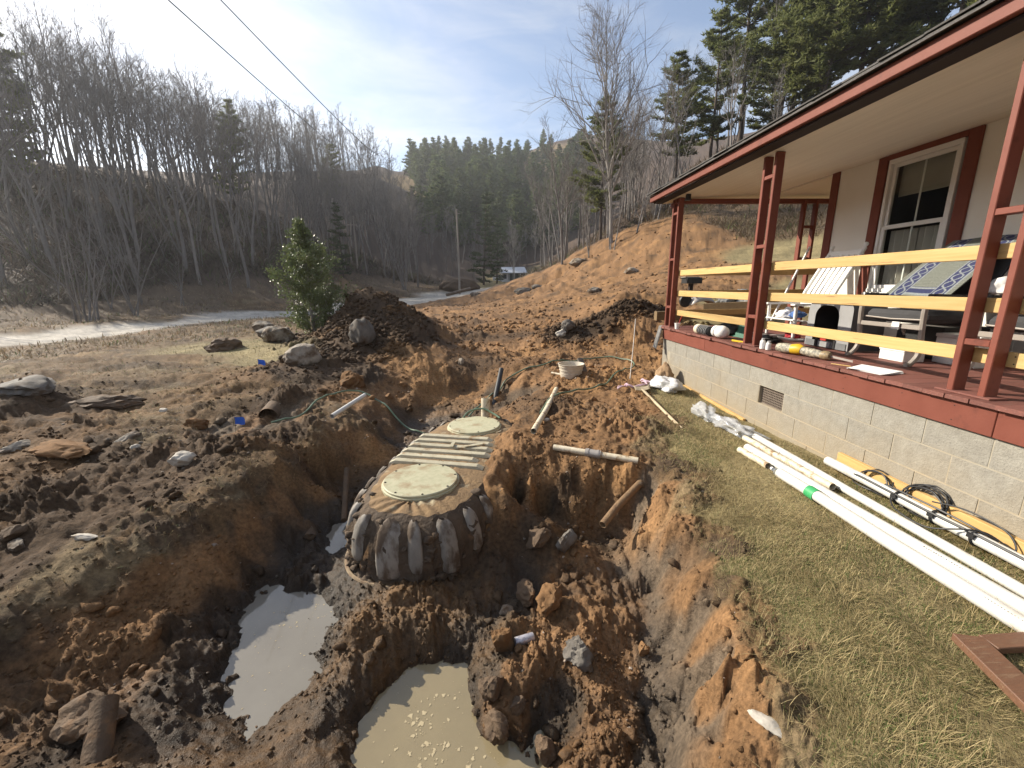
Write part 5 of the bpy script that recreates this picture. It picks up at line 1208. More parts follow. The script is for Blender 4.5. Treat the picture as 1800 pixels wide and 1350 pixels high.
# ------------------------------------------------------------------ the back yard
gz_ = ground_z(6.2, 13.0)
gl = thing("charcoal_grill", (6.2, 13.0, gz_), "black box grill on a post in the yard behind the porch", "grill")
part("grill_box", MB().box(5.97, 12.8, 1.62, 6.45, 13.2, 1.80), M_BLACK, gl, bevel=.01)
part("grill_grate", MB().box(5.93, 12.84, 1.803, 6.38, 13.16, 1.82), M_METALGREY, gl)
part("grill_post", MB().box(6.13, 12.93, gz_ - .1, 6.24, 13.04, 1.618), M_DARK, gl)
part("grill_handle", MB().tube([(5.96, 12.9, 1.78), (5.78, 12.88, 1.78)], .012, 6), M_BLACK, gl)
wx, wy = 5.55, 11.0; wz = ground_z(wx, wy)
wb = thing("wheelbarrow", (wx, wy, wz), "overturned grey wheelbarrow behind the porch", "wheelbarrow")
part("barrow_tray", MB().grid([[(wx + (i/8 - .5)*.75*(1 - .3*k/3), wy + (j/5 - .5)*.5, wz + .12 + .24*(1 - abs(2*i/8 - 1)**3)*(1 - .6*abs(2*j/5 - 1)**3)) for j in range(6)] for k in (1,) for i in range(9)]), M_METALGREY, wb, smooth=True, solid=.004)
for s in (-.18, .18): part("barrow_handle", MB().tube([(wx - .3, wy + s*.6, wz + .36), (wx + .62, wy + s, wz + .05)], .018, 6), pmat("orange_wood", (.36, .16, .08)), wb)
part("barrow_wheel", MB().lathe([(.03, -.04), (.15, -.04), (.17, 0), (.15, .04), (.03, .04)], 18, (wx - .42, wy, wz + .22), "y"), M_BLACK, wb, smooth=True, edge=50)
for (p0, p1, w, h, lab) in (((3.6, 9.1, .93), (6.2, 9.25, .95), .14, .19, "brown raised bed board seen under the lowest rail"), ((5.0, 9.75, 1.06), (6.4, 8.75, 1.16), .14, .2, "second bed board meeting it at an angle")):
    simple("bed_board", MB().beam(p0, p1, w, h), pmat("wet_lumber", (.22, .15, .075), (.15, .10, .05), 3, .75, (1, 12, 12)), lab, "board", bevel=.005)
for k, (x, y) in enumerate(((6.6, 11.6), (7.4, 12.2), (7.0, 11.2))):
    crumple("scrap_heap", (x, y, ground_z(x, y) + .1), (.35, .3, .22), 60 + k, pmat("scrap_mix", (.30, .30, .29), (.05, .05, .05), 5, .8) if k == 0 else bpy.data.materials["scrap_mix"], ("pale heap of scrap tarp right of the wheelbarrow", "grey scrap tarp farther back behind the wheelbarrow", "dark scrap tarp on the grass between bed board and wheelbarrow")[k], "scrap", k, 3, .4)

# ------------------------------------------------------------------ trees
class TB:
    """collects tapered branch tubes as numpy arrays"""
    def __init__(s): s.v = []; s.f = []; s.n = 0
    def branch(s, pts, r0, r1, sides):
        m = len(pts); P = np.array(pts); d = np.gradient(P, axis=0); d /= np.linalg.norm(d, axis=1, keepdims=True) + 1e-9
        a = np.cross(d, np.array([.31, .17, .93])); a /= np.linalg.norm(a, axis=1, keepdims=True) + 1e-9; c = np.cross(d, a)
        r = np.linspace(r0, r1, m)[:, None, None]; q = 2*np.pi*np.arange(sides)/sides
        V = P[:, None, :] + r*(np.cos(q)[None, :, None]*a[:, None, :] + np.sin(q)[None, :, None]*c[:, None, :])
        s.v.append(V.reshape(-1, 3)); i = np.arange(m - 1)[:, None]*sides; k = np.arange(sides)[None, :]; k2 = (k + 1) % sides
        s.f.append((np.stack([i + k, i + k2, i + sides + k2, i + sides + k], -1) + s.n).reshape(-1, 4)); s.n += m*sides
    def mesh(s, name, m):
        me = mesh_np(name, np.concatenate(s.v), np.concatenate(s.f), True); me.materials.append(m); return me
M_BARK = pmat("grey_bark", (.225, .205, .188), (.145, .13, .118), 3, .9, (1, 1, .3), rand=.22)
M_TWIG = pmat("grey_twig", (.215, .196, .178), (.16, .145, .13), .8, .9, rand=.2)
M_BARKP = pmat("pale_bark", (.34, .315, .28), (.24, .22, .195), 3, .9, rand=.1)
M_TWIGP = pmat("pale_twig", (.30, .275, .245), (.22, .20, .18), .8, .9, rand=.1)
M_PBARK = pmat("pine_bark", (.10, .075, .058), (.06, .046, .037), 5, .9)
def grow(r, p, d, L, seg, wob, up):
    pts = [np.array(p)]; d = np.array(d, float)
    for _ in range(seg):
        d = d + r.normal(size=3)*wob + np.array([0, 0, up]); d /= np.linalg.norm(d); pts.append(pts[-1] + d*L/seg)
    return pts, d
def perp(r, d, ang):
    a = np.cross(d, r.normal(size=3)); a /= np.linalg.norm(a) + 1e-9; return d*math.cos(ang) + a*math.sin(ang)
def bare_tree(seed, h, clear=.35, limbs=13, ang=.62, nb=6, nt=6, stems=1, lean=0.0, twig_r=.011, limb_len=.36):
    r = np.random.default_rng(seed); T, Cn = TB(), TB()
    for st in range(stems):
        base = r.normal(size=3)*np.array([.25, .25, 0])*(stems > 1); hh = h*(1 if st == 0 else r.uniform(.75, .98))
        d0 = np.array([r.normal()*(.05 + .13*(stems > 1)) + lean, r.normal()*(.05 + .13*(stems > 1)), 1.0]); d0 /= np.linalg.norm(d0)
        tr, _ = grow(r, base + np.array([0, 0, -.4]), d0, hh, 12, .035, .03); tr = np.array(tr); R = h*.0098/math.sqrt(stems)**.7
        T.branch(tr, R, R*.12, 7)
        for k in range(int(limbs/stems**.6)):
            f = clear + (.97 - clear)*(k + r.random())/int(limbs/stems**.6); p = np.array([np.interp(f*12, np.arange(13), tr[:, q]) for q in range(3)])
            L = hh*limb_len*(1 - .72*(f - clear)/(1 - clear))*r.uniform(.75, 1.15); lr = R*(1 - f)*.55 + h*.0009
            lb, ld = grow(r, p, perp(r, np.array([0, 0, 1.0]), ang*r.uniform(.7, 1.3)), L, 6, .13, .10); lb = np.array(lb); T.branch(lb, lr, lr*.3, 5)
            for b in range(nb):
                g = r.uniform(.25, 1.0); p2 = np.array([np.interp(g*6, np.arange(7), lb[:, q]) for q in range(3)]); dd = lb[min(6, int(g*6) + 1)] - lb[min(5, int(g*6))]; dd /= np.linalg.norm(dd) + 1e-9
                L2 = L*.48*r.uniform(.6, 1.2); bb, bd = grow(r, p2, perp(r, dd, r.uniform(.4, .85)), L2, 4, .16, .07); bb = np.array(bb); Cn.branch(bb, lr*.42, twig_r, 3)
                for t in range(nt):
                    g2 = r.uniform(.2, 1.0); p3 = np.array([np.interp(g2*4, np.arange(5), bb[:, q]) for q in range(3)])
                    tw, _ = grow(r, p3, perp(r, bd, r.uniform(.3, .8)), L2*.55*r.uniform(.5, 1.2), 2, .2, .06); Cn.branch(tw, twig_r*.9, twig_r*.4, 3)
    return T, Cn
def pine_tree(seed, h, start=.3, whorls=17, spread=.20, dens=1.0, tuft=.34, up=.12):
    """layered white pine: whorls of limbs carrying clusters of needle sprays"""
    r = np.random.default_rng(seed); T = TB(); lv, lf = [], []; n = 0
    tr, _ = grow(r, (0, 0, -.4), (r.normal()*.02, r.normal()*.02, 1), h, 10, .018, .02); tr = np.array(tr); R = h*.0125; T.branch(tr, R, R*.1, 7)
    for w in range(whorls):
        f = start + (1 - start)*(w + .5*r.random())/whorls; p0 = np.array([np.interp(f*10, np.arange(11), tr[:, q]) for q in range(3)])
        t = (f - start)/(1 - start)
        L = h*spread*(1 - t)**.75*(.55 + .45*min(1, t*3.5)) + .25
        for k in range(r.integers(4, 7)):
            a = r.uniform(0, 2*math.pi); Lb = L*r.uniform(.6, 1.2); bb, bd = grow(r, p0, (math.cos(a), math.sin(a), up + .35*t), Lb, 4, .10, .05); bb = np.array(bb); T.branch(bb, R*.28*(1 - .6*t), .012, 3)
            nt_ = int((5 + Lb*5.5)*dens)
            for _ in range(nt_):
                g = r.uniform(.22, 1.05); c = np.array([np.interp(min(g, 1)*4, np.arange(5), bb[:, q]) for q in range(3)]) + r.normal(size=3)*np.array([.22, .22, .10])*(.4 + Lb*.16)
                for _2 in range(4):
                    d = r.normal(size=3); d[2] = abs(d[2])*.6 + .1; d /= np.linalg.norm(d); s = np.cross(d, r.normal(size=3)); s /= np.linalg.norm(s)
                    l = tuft*r.uniform(.6, 1.3); wd = l*.15
                    lv += [c - s*wd, c + s*wd, c + d*l]; lf.append((n, n + 1, n + 2)); n += 3
    return T, (np.array(lv), np.array(lf))
M_NEEDLE = pmat("pine_needles", (.13, .16, .055), (.22, .23, .085), .7, .65, rand=.28, spec=.25, transl=.5)
M_NEEDLEF = pmat("far_needles", (.085, .125, .048), (.145, .165, .065), .3, .7, rand=.3, spec=.2, transl=.3)
M_NEEDLED = pmat("hemlock_needles", (.05, .075, .032), (.09, .105, .04), .6, .7, rand=.25, spec=.2)
def proto_bare(i, *a, m=(M_BARK, M_TWIG), **k):
    T, Cn = bare_tree(*a, **k); return (T.mesh("trunk", m[0]), Cn.mesh("crown", m[1]))
def proto_pine(i, *a, m=M_NEEDLE, **k):
    T, (v, f) = pine_tree(*a, **k); me = mesh_np("crown", v, f); me.materials.append(m); return (T.mesh("trunk", M_PBARK), me)
BARE = [proto_bare(i, 100 + i, 20, clear=c_, limbs=l_, ang=a_, stems=s_) for i, (c_, l_, a_, s_) in enumerate(((.38, 13, .5, 1), (.45, 12, .42, 1), (.30, 14, .55, 1), (.5, 11, .5, 1), (.35, 14, .45, 2), (.4, 13, .6, 1), (.33, 13, .5, 3), (.55, 10, .45, 1)))]
SAP = [proto_bare(i, 140 + i, 9, clear=.15, limbs=9, ang=.45, nb=4, nt=4, stems=s_, twig_r=.009) for i, s_ in enumerate((1, 3, 4, 2))]
BARE_LO = [proto_bare(i, 160 + i, 18, clear=.3, limbs=11, ang=.5, nb=4, nt=4, twig_r=.03) for i in range(4)]
PINE = [proto_pine(i, 200 + i, 22, start=s_, whorls=w_, spread=.27, dens=2.3, tuft=.50) for i, (s_, w_) in enumerate(((.22, 19), (.3, 17), (.16, 20)))]
PINE_F = [proto_pine(i, 220 + i, 17, start=.05, whorls=15, spread=.30, dens=.85, tuft=1.0, m=M_NEEDLEF) for i in range(4)]
HEM = [proto_pine(i, 240 + i, 18, start=.06, whorls=18, spread=.19, dens=.55, tuft=.7, up=-.1, m=M_NEEDLED) for i in range(2)]
_trees = []
def plant(name, protos, x, y, s, label, group, cat="tree", z=None, rz=None, sz=None):
    me = random.choice(protos)
    o = bpy.data.objects.new(name, None); COL.objects.link(o); o.location = (x, y, z if z is not None else 0); o.rotation_euler = (random.uniform(-.03, .03), random.uniform(-.03, .03), random.uniform(0, 6.28) if rz is None else rz)
    o.scale = (s, s, s*(sz or 1)); tag(o, label, cat, group)
    for q in me:
        c = bpy.data.objects.new(q.name.split(".")[0], q); COL.objects.link(c); c.parent = o
    if z is None: _trees.append(o)
    return o
def settle():
    if not _trees: return
    z = terrain([t.location.x for t in _trees], [t.location.y for t in _trees])
    for t, q in zip(_trees, z): t.location.z = float(q)
    _trees.clear()
R_ = np.random.default_rng(77)
def scatter(n, az0, az1, r0, r1, mind, bias=1.0):
    out = []; tries = 0
    while len(out) < n and tries < n*60:
        tries += 1; az = math.radians(R_.uniform(az0, az1)); r = r0 + (r1 - r0)*R_.random()**bias; x, y = r*math.sin(az), r*math.cos(az)
        if all((x - a)**2 + (y - b)**2 > mind**2 for a, b in out): out.append((x, y))
    return out
GL = "bare grey trees on the wooded hillside across the road"
STEMS = ("slim straight", "high crowned", "broad", "bare trunked", "twin stemmed", "spreading", "three stemmed", "thin crowned")
def wood_tree(x, y, s, sz):
    """a tree of the wood across the road: its label tells its habit, its height on the slope and its stretch of the wood"""
    k = int(R_.integers(0, 8)); az = math.degrees(math.atan2(x, y)); r = math.hypot(x, y)
    where = "left end" if az < -40 else "left half" if az < -31 else "middle" if az < -22 else "far end"
    s *= .80 if az > -36 else .92
    hi = "lower" if r < 68 else "middle" if r < 86 else "upper"
    plant("bare_tree", [BARE[k]], x, y, s, f"{STEMS[k]} bare tree on the {hi} slope, {where} of the wood across the road", GL, sz=sz)
LL = "tall bare grey tree in the wood across the gravel road"
for x, y in scatter(150, -49.5, -19, 54, 104, 3.4, 1.0):
    if x < -25: wood_tree(x, y, R_.uniform(.85, 1.12), R_.uniform(.95, 1.15))
for x, y in scatter(60, -22, -9.5, 74, 125, 3.4): wood_tree(x, y, R_.uniform(.8, 1.05), 1.0)
for x, y in scatter(55, -49.5, -28, 100, 150, 4.5): plant("ridge_tree", BARE_LO, x, y, R_.uniform(.8, 1.15), "bare tree on the skyline at the back of the wood across the road", "bare trees at the back of the wood across the road")
for x, y in scatter(60, -28, -12, 122, 165, 3.5): plant("ridge_tree", BARE_LO, x, y, R_.uniform(.9, 1.2), "bare tree standing on the skyline of the left ridge", "bare trees on the left ridge")
for x, y in scatter(60, -50, -8, 34, 70, 2.2):
    if x < -25: plant("sapling", SAP, x, y, R_.uniform(.5, .9), "thin bare sapling at the edge of the wood across the road", "saplings at the edge of the wood")
for x, y, q, lab in ((-27.5, 30.5, 1.35, "pale many stemmed sapling leaning at the left roadside, the nearer one"), (-26.5, 33, 1.1, "pale many stemmed sapling just behind the nearer leaning one")): plant("sapling", SAP[2:3], x, y, q, lab, None)
for x, y, s, lab in ((-62, 60, 1.15, "dark tall pine at the left edge of the picture"), (-56, 56, 1.0, "dark ragged pine second from the left edge"), (-44, 80, .8, "dark pine poking above the bare crowns on the left ridge"), (-38, 112, .75, "lone dark pine low on the left ridge skyline")):
    plant("pine_tree", PINE, x, y, s, lab, None)
# the middle hill: evergreens, with bare trees along its foot
for x, y in scatter(235, -9.5, 12.5, 140, 262, 3.5):
    r = math.hypot(x, y); az = math.degrees(math.atan2(x, y))
    if (az < -7.2 and 160 < r < 213) or (5.0 < az < 8.6 and 226 < r < 273): continue
    plant("evergreen_tree", PINE_F, x, y, R_.choice([.5, .62, .75, .9, 1.08]), "green pine on the " + ("left flank" if az < -3 else "middle" if az < 4.5 else "right flank") + " of the middle hill, " + ("near its foot" if r < 178 else "half way up" if r < 222 else "near its top"), "evergreens on the middle hill")
for x, y in scatter(62, -9.5, 13, 264, 312, 3.8): plant("evergreen_tree", PINE_F, x, y, R_.choice([.38, .5, .62, .8]), "dark pine on the crest of the middle hill, " + ("at its left end" if x < -12 else "in its middle" if x < 22 else "at its right end"), "evergreens along the crest of the middle hill")
for x, y in scatter(62, -10, 9, 106, 146, 3.4):
    if not (-1.5 < x < 11 and y < 122): plant("bare_tree", BARE_LO, x, y, R_.uniform(.38, .66), "bare grey tree at the foot of the middle hill", "bare trees at the foot of the middle hill")
for x, y, s, lab in ((-1.5, 96, 1.12, "tall dark hemlock behind the utility pole"), (1.6, 104, .85, "shorter dark evergreen beside the tall hemlock"), (-22, 66, .62, "dark evergreen behind the dirt mound")):
    plant("hemlock_tree", HEM, x, y, s, lab, None)
PALE = [proto_bare(0, 171, 15, clear=.2, limbs=15, ang=.6, stems=2, twig_r=.02, m=(M_BARKP, M_TWIGP))]
plant("bare_tree", PALE, 5.6, 100, .95, "pale bare tree in front of the small white house", None)
BIG = [proto_bare(0, 172, 18, clear=.10, limbs=18, ang=.5, nb=7, nt=6, stems=5, twig_r=.014)]
plant("bare_tree", BIG, -13.5, 68, 1.0, "wide many stemmed bare tree beside the road left of the utility pole", None)
# right bank: the tall bare tree, bare trees along the crest, pines above the roof
TALL = [proto_bare(0, 175, 15.6, clear=.24, limbs=36, ang=.52, nb=9, nt=7, twig_r=.008, limb_len=.46, m=(M_BARKP, M_TWIG))]
plant("bare_tree", TALL, 10.4, 37, 1.0, "tallest bare tree with an oval crown above the orange bank", None)
for x, y in scatter(40, 6, 18, 42, 72, 1.6):
    if x > 6.5: plant("bare_tree", BARE, x, y, R_.uniform(.42, .68), "slender bare tree along the crest of the orange bank", "bare trees along the crest of the orange bank")
for x, y in scatter(26, 17, 36, 38, 66, 2.0): plant("bare_tree", BARE, x, y, R_.uniform(.42, .62), "bare tree on the slope above the porch roof", "bare trees on the slope above the porch roof")
for x, y in scatter(16, 11, 24, 36, 50, 1.5): plant("sapling", SAP, x, y, R_.uniform(.5, .9), "bare sapling on the brush covered crest", "saplings on the brush covered crest")
for x, y, s, lab in ((11.2, 44, .62, "slim pine rising behind the tallest bare tree"), (19.0, 45, .62, "narrow pine standing alone left of the pine grove"), (22.8, 46, .70, "second narrow pine just left of the pine grove"),
    (26.0, 41, .86, "broad pine at the left edge of the grove above the roof"), (29.5, 44, 1.0, "tall pine in the grove behind the broad one"), (31.0, 38, .92, "pine in the middle of the grove above the porch roof"), (36, 42, 1.0, "large pine right of the middle of the grove"), (35.5, 36, .85, "pine in the grove whose crown hangs over the roof edge"), (41, 38, .95, "rightmost pine of the grove above the roof"), (27.5, 37.5, .85, "pine at the front left of the grove above the roof"), (33, 47, 1.15, "tall pine at the back of the grove"), (28, 50, 1.0, "pine at the back left of the grove"), (39, 47, 1.1, "pine at the back right of the grove"), (37.5, 31.5, .9, "pine leaning over the high end of the roof edge"), (33.5, 33, .8, "low pine at the front of the grove by the roof edge")):
    plant("pine_tree", PINE, x, y, s, lab, None)
settle()

# ------------------------------------------------------------------ the holly by the mound
hx, hy = -4.60, 11.2; hz = ground_z(hx, hy)
hl = thing("holly_tree", (hx, hy, hz), "bushy glossy green holly tree beside the dark dirt mound", "tree")
Tt = TB(); r = np.random.default_rng(5); lv, lf = [], []
tr, _ = grow(r, (hx, hy, hz - .2), (.0, 0, 1), 3.1, 10, .03, .02); tr = np.array(tr); Tt.branch(tr, .05, .008, 7)
nl = 0
for k in range(120):
    f = .10 + .9*(k + r.random())/120; p = np.array([np.interp(f*10, np.arange(11), tr[:, q]) for q in range(3)])
    a = r.uniform(0, 6.28); prof_ = np.interp(f, [.1, .2, .38, .55, .72, .85, 1], [.62, .84, .86, .70, .46, .22, .08]); lob = 1 + .34*math.sin(a*3 + f*9) + .15*math.sin(a*5 - f*14)
    L = max(.08, prof_*lob*r.uniform(.75, 1.1)); bb, bd = grow(r, p, (math.cos(a), math.sin(a), .45), L, 4, .12, .05); bb = np.array(bb); Tt.branch(bb, .012, .004, 3)
    for _ in range(int(40 + 120*L)):
        g = r.uniform(.3, 1.08); c = np.array([np.interp(min(g, 1)*4, np.arange(5), bb[:, q]) for q in range(3)]) + r.normal(size=3)*.085*(.5 + L*.6)
        d = r.normal(size=3) + np.array([math.cos(a), math.sin(a), .5]); d /= np.linalg.norm(d); s = np.cross(d, r.normal(size=3)); s /= np.linalg.norm(s); u = np.cross(s, d)
        l, w_ = r.uniform(.045, .075), r.uniform(.016, .026)
        lv += [c, c + d*l*.5 + s*w_ + u*.008, c + d*l, c + d*l*.5 - s*w_ + u*.008, c + d*l*.5 - u*.004]; lf += [(nl, nl+1, nl+4), (nl+1, nl+2, nl+4), (nl+2, nl+3, nl+4), (nl+3, nl, nl+4)]; nl += 5
M_HOLLY = pmat("holly_leaf", (.095, .135, .05), (.18, .205, .085), 3.5, .40, spec=.45, transl=.25)
o = link_mesh("trunk", Tt.mesh("trunk", M_BARK), None, hl); o.matrix_parent_inverse = Matrix.Translation(-Vector((hx, hy, hz)))
me = mesh_np("crown", np.array(lv), np.array(lf)); me.materials.append(M_HOLLY); o = link_mesh("crown", me, None, hl); o.matrix_parent_inverse = Matrix.Translation(-Vector((hx, hy, hz)))

# ------------------------------------------------------------------ utility poles, wires, the white house, roadside things
px_, py_ = -4.6, 64.0; pz_ = ground_z(px_, py_)
M_POLE = pmat("weathered_pole", (.34, .30, .25), (.24, .21, .18), 6, .9, (1, 1, .1))
up_ = thing("utility_pole", (px_, py_, pz_), "tall grey wooden utility pole at the far bend of the road", "pole")
part("pole_shaft", MB().tube([(px_, py_, pz_ - .5), (px_ + .05, py_, pz_ + 6), (px_, py_, pz_ + 11.9)], [.17, .14, .11], 10), M_POLE, up_, smooth=True)
part("pole_bracket", MB().beam((px_ - .05, py_ - .15, pz_ + 11.2), (px_ + .5, py_ - .15, pz_ + 11.3), .08, .1), M_POLE, up_)
p2x, p2y = -22.2, 74.0; p2z = ground_z(p2x, p2y)
u2 = thing("utility_pole", (p2x, p2y, p2z), "thin utility pole with a crossarm among the bare trees behind the holly", "pole")
part("pole_shaft", MB().tube([(p2x, p2y, p2z - .5), (p2x, p2y, 13.0)], [.16, .1], 8), M_POLE, u2, smooth=True)
part("pole_arm", MB().beam((p2x - 1.3, p2y, 11.6), (p2x + .5, p2y, 11.6), .1, .12), M_POLE, u2)
def wire(p0, p1, sag, lab):
    pts = [tuple(Vector(p0).lerp(Vector(p1), t) - Vector((0, 0, sag*4*t*(1 - t)))) for t in np.linspace(0, 1, 40)]
    tag(MB().tube(pts, [.014 + .05*t for t in np.linspace(0, 1, 40)], 5).build("power_line", M_BLACK), lab, "power line")
wire((-6.50, 10, 7.4), (-35.2, 118, 34.6), .5, "power line crossing the sky, the left and lower one of the pair")
wire((-6.52, 12, 8.55), (-24.3, 105, 30.4), .5, "power line crossing the sky, the right and upper one of the pair")
bx, by = 4.9, 112.0; bz = ground_z(bx, by) - .1
wh = thing("white_house", (bx, by, bz), "small white house with a pale metal roof far down the road", "house")
M_FARW = pmat("far_white_siding", (.74, .75, .78), (.68, .69, .72), 2, .6)
M_ROOFM = pmat("pale_metal_roof", (.50, .52, .55), (.44, .46, .49), 2, .45, metallic=.2)
part("wall", MB().box(bx - 1.9, by, bz, bx + 4.3, by + 6, bz + 2.5), M_FARW, wh)
part("gable_wing", MB().add([(bx-4.3,by+.8,bz),(bx-1.92,by+.8,bz),(bx-1.92,by+.8,bz+2.0),(bx-4.3,by+.8,bz+1.7),(bx-4.3,by+5,bz),(bx-1.92,by+5,bz),(bx-1.92,by+5,bz+2.0),(bx-4.3,by+5,bz+1.7)], BOXF_ := [(0,1,2,3),(7,6,5,4),(0,4,5,1),(1,5,6,2),(2,6,7,3),(3,7,4,0)]), M_FARW, wh)
part("roof", MB().add([(bx-2.3,by-.9,bz+2.3),(bx+4.7,by-.9,bz+2.3),(bx+4.2,by+3,bz+3.9),(bx-1.9,by+3,bz+3.9),(bx-2.3,by+6.6,bz+2.4),(bx+4.7,by+6.6,bz+2.4)], [(0,1,2,3),(3,2,5,4),(0,3,4),(1,5,2)]), M_ROOFM, wh, solid=.1)
part("porch_shade_panel", MB().box(bx - .2, by - .12, bz + .4, bx + 4.2, by - .02, bz + 2.2), pmat("porch_shadow", (.10, .11, .10), (.06, .07, .06), 2), wh)  # dark panel painted as the shade under the porch roof
for k in range(4): part("porch_post", MB().box(bx - .1 + k*1.45, by - .82, bz, bx + .02 + k*1.45, by - .7, bz + 2.3), M_FARW, wh)
part("window", MB().box(bx - 1.5, by - .06, bz + .9, bx - .7, by - .01, bz + 2.0), pmat("far_window", (.06, .07, .09), rough=.2), wh)
dv, df = rock_v(4, 91, (3.2, 2.4, 1.6), .35, 3); dm = mesh_np("dirt_pile", dv, df, True); dm.materials.append(M_CLAYD); o = link_mesh("dirt_pile", dm); o.location = (-5.2, 70, ground_z(-5.2, 70) + .3); tag(o, "dark brown dirt pile at the roadside behind the utility pole", "dirt pile")
tag(MB().tube([(-4.6, 45, .75), (-2.2, 47, 1.35)], .17, 10).build("log", pmat("old_log", (.2, .16, .12), (.1, .085, .07), 4, .9), smooth=True), "fallen log at the near edge of the road bend", "log")
rock("stone", -1.6, 46.5, (.6, .4, .35), 95, M_ROCK, "pale stone beside the fallen log at the road bend", "rock", sink=.3)
for k, (x, y, s, lab) in enumerate(((7.4, 36, .8, "pile of pale broken rock at the top of the orange bank"), (2.6, 33.5, .8, "dark rock heap where the orange bank meets the road"), (3.8, 33.8, .6, "smaller dark rock right of the heap at the foot of the bank"), (4.9, 20, .35, "pale flat rock on the orange slope above the dark soil heap"), (7.9, 24, .45, "broken pale slab half way up the orange bank"))):
    rock("stone", x, y, (s, s*.7, s*.45), 110 + k, M_ROCK if k in (0, 3, 4) else M_ROCKD, lab, "rock", sink=.3)
for k, (x, y, s, m, lab) in enumerate(((3.35, 11.2, (.16, .12, .13), M_ROCK, "grey angular stone on the face of the dark soil heap"), (1.6, 9.6, (.13, .11, .11), M_ROCKW, "tan block shaped stone on the dark soil left of the heap"), (1.78, 9.7, (.16, .13, .16), M_ROCKD, "dark stone touching the tan block stone"), (.62, 4.62, (.05, .03, .022), M_ROCKW, "white stone chip on the dirt ledge right of the tank"), (-.62, 8.3, (.07, .09, .08), M_ROCK, "grey stone in the bank above the trench"))):
    rock("stone", x, y, s, 130 + k, m, lab, "rock", sink=.3)

# ------------------------------------------------------------------ loose soil: clods scattered over the dug ground
def cols_at(x, y, z, M): 
    c = soil_colour(x, y, z, M); w = np.clip(sstep(-z, .36, .56), 0, 1); return c*(1 - .3*w)[:, None], w
def clod_field(name, n, az0, az1, r0, r1, s0, s1, pw, sub, seed, keep="odkws", wts=(1, 1, .75, .6, .3), sq=.75, tone=(.75, 1.25)):
    r = np.random.default_rng(seed)
    az = np.radians(r.uniform(az0, az1, n*3)); rad = np.exp(r.uniform(np.log(r0), np.log(r1), n*3)); x, y = rad*np.sin(az), rad*np.cos(az)
    z, M, _ = terrain(x, y, True, True)
    p = sum(w*M[:, TYPES.index(k)] for k, w in zip(keep, wts)) * np.clip(.45 + 1.3*gnoise(x*1.1, y*1.1, seed), .05, 1.2)
    ok = (r.random(len(x)) < p) & (z > -.64) & ~((x > 2.9) & (y < 7.2)) & ~((np.abs((x + .40)*.970 - (y - 3.9)*.244) < .62) & (np.abs((x + .40)*.244 + (y - 3.9)*.970) < 1.25))
    x, y, z, M, rad = [q[ok][:n] for q in (x, y, z, M, rad)]; n = len(x)
    c, w = cols_at(x, y, z, M); c = c*r.uniform(*tone, (n, 1))
    if name == 'pebbles': c = .25*c + .75*c.mean(1, keepdims=True)*np.array([1.08, 1.0, .88])
    s = (s0 + (s1 - s0)*r.random(n)**pw) * np.clip(rad/3.0, .8, 3.2)**.55
    V0, F0 = ICO[sub]; vars_ = [rock_v(sub, 300 + k, (1, 1, sq), .95, 10, (.42, .8))[0] for k in range(10)]
    k = r.integers(0, 10, n); base = np.stack(vars_)[k]
    a = r.uniform(0, 6.28, n); ca, sa = np.cos(a), np.sin(a); st = r.uniform(.7, 1.35, (n, 1))
    bx_, by_, bz_ = base[:, :, 0]*st, base[:, :, 1], base[:, :, 2]
    V = np.stack([x[:, None] + s[:, None]*(bx_*ca[:, None] - by_*sa[:, None]), y[:, None] + s[:, None]*(bx_*sa[:, None] + by_*ca[:, None]), z[:, None] + s[:, None]*(bz_ + .1)], -1)
    nv = V.shape[1]; F = (F0[None] + (np.arange(n)*nv)[:, None, None]).reshape(-1, 3)
    C4 = np.concatenate([np.repeat(c, nv, 0), np.repeat(w, nv)[:, None]], 1)
    me = mesh_np(name, V.reshape(-1, 3), F, False, C4); me.materials.append(M_SOIL); o = link_mesh(name, me); return tag(o, kind="stuff")
clod_field("soil_clods", 900, -58, 40, 1.3, 9, .014, .06, 3.5, 2, 501)
clod_field("soil_crumbs", 17000, -60, 42, 1.2, 12, .004, .019, 2.4, 1, 502)
clod_field("bank_clods", 2600, -25, 34, 9, 40, .02, .065, 4.0, 1, 503)
clod_field("mound_clods", 3200, -28, -9, 8.3, 12.2, .010, .055, 3.2, 1, 507, "d", (1.6,))
clod_field("heap_clods", 2200, 7, 28, 8.6, 11.8, .010, .055, 3.2, 1, 508, "d", (1.6,))
clod_field("pebbles", 900, -58, 36, 1.4, 14, .006, .020, 2.5, 1, 504, "dso", (1, .7, .5), .6, (1.8, 3.6))

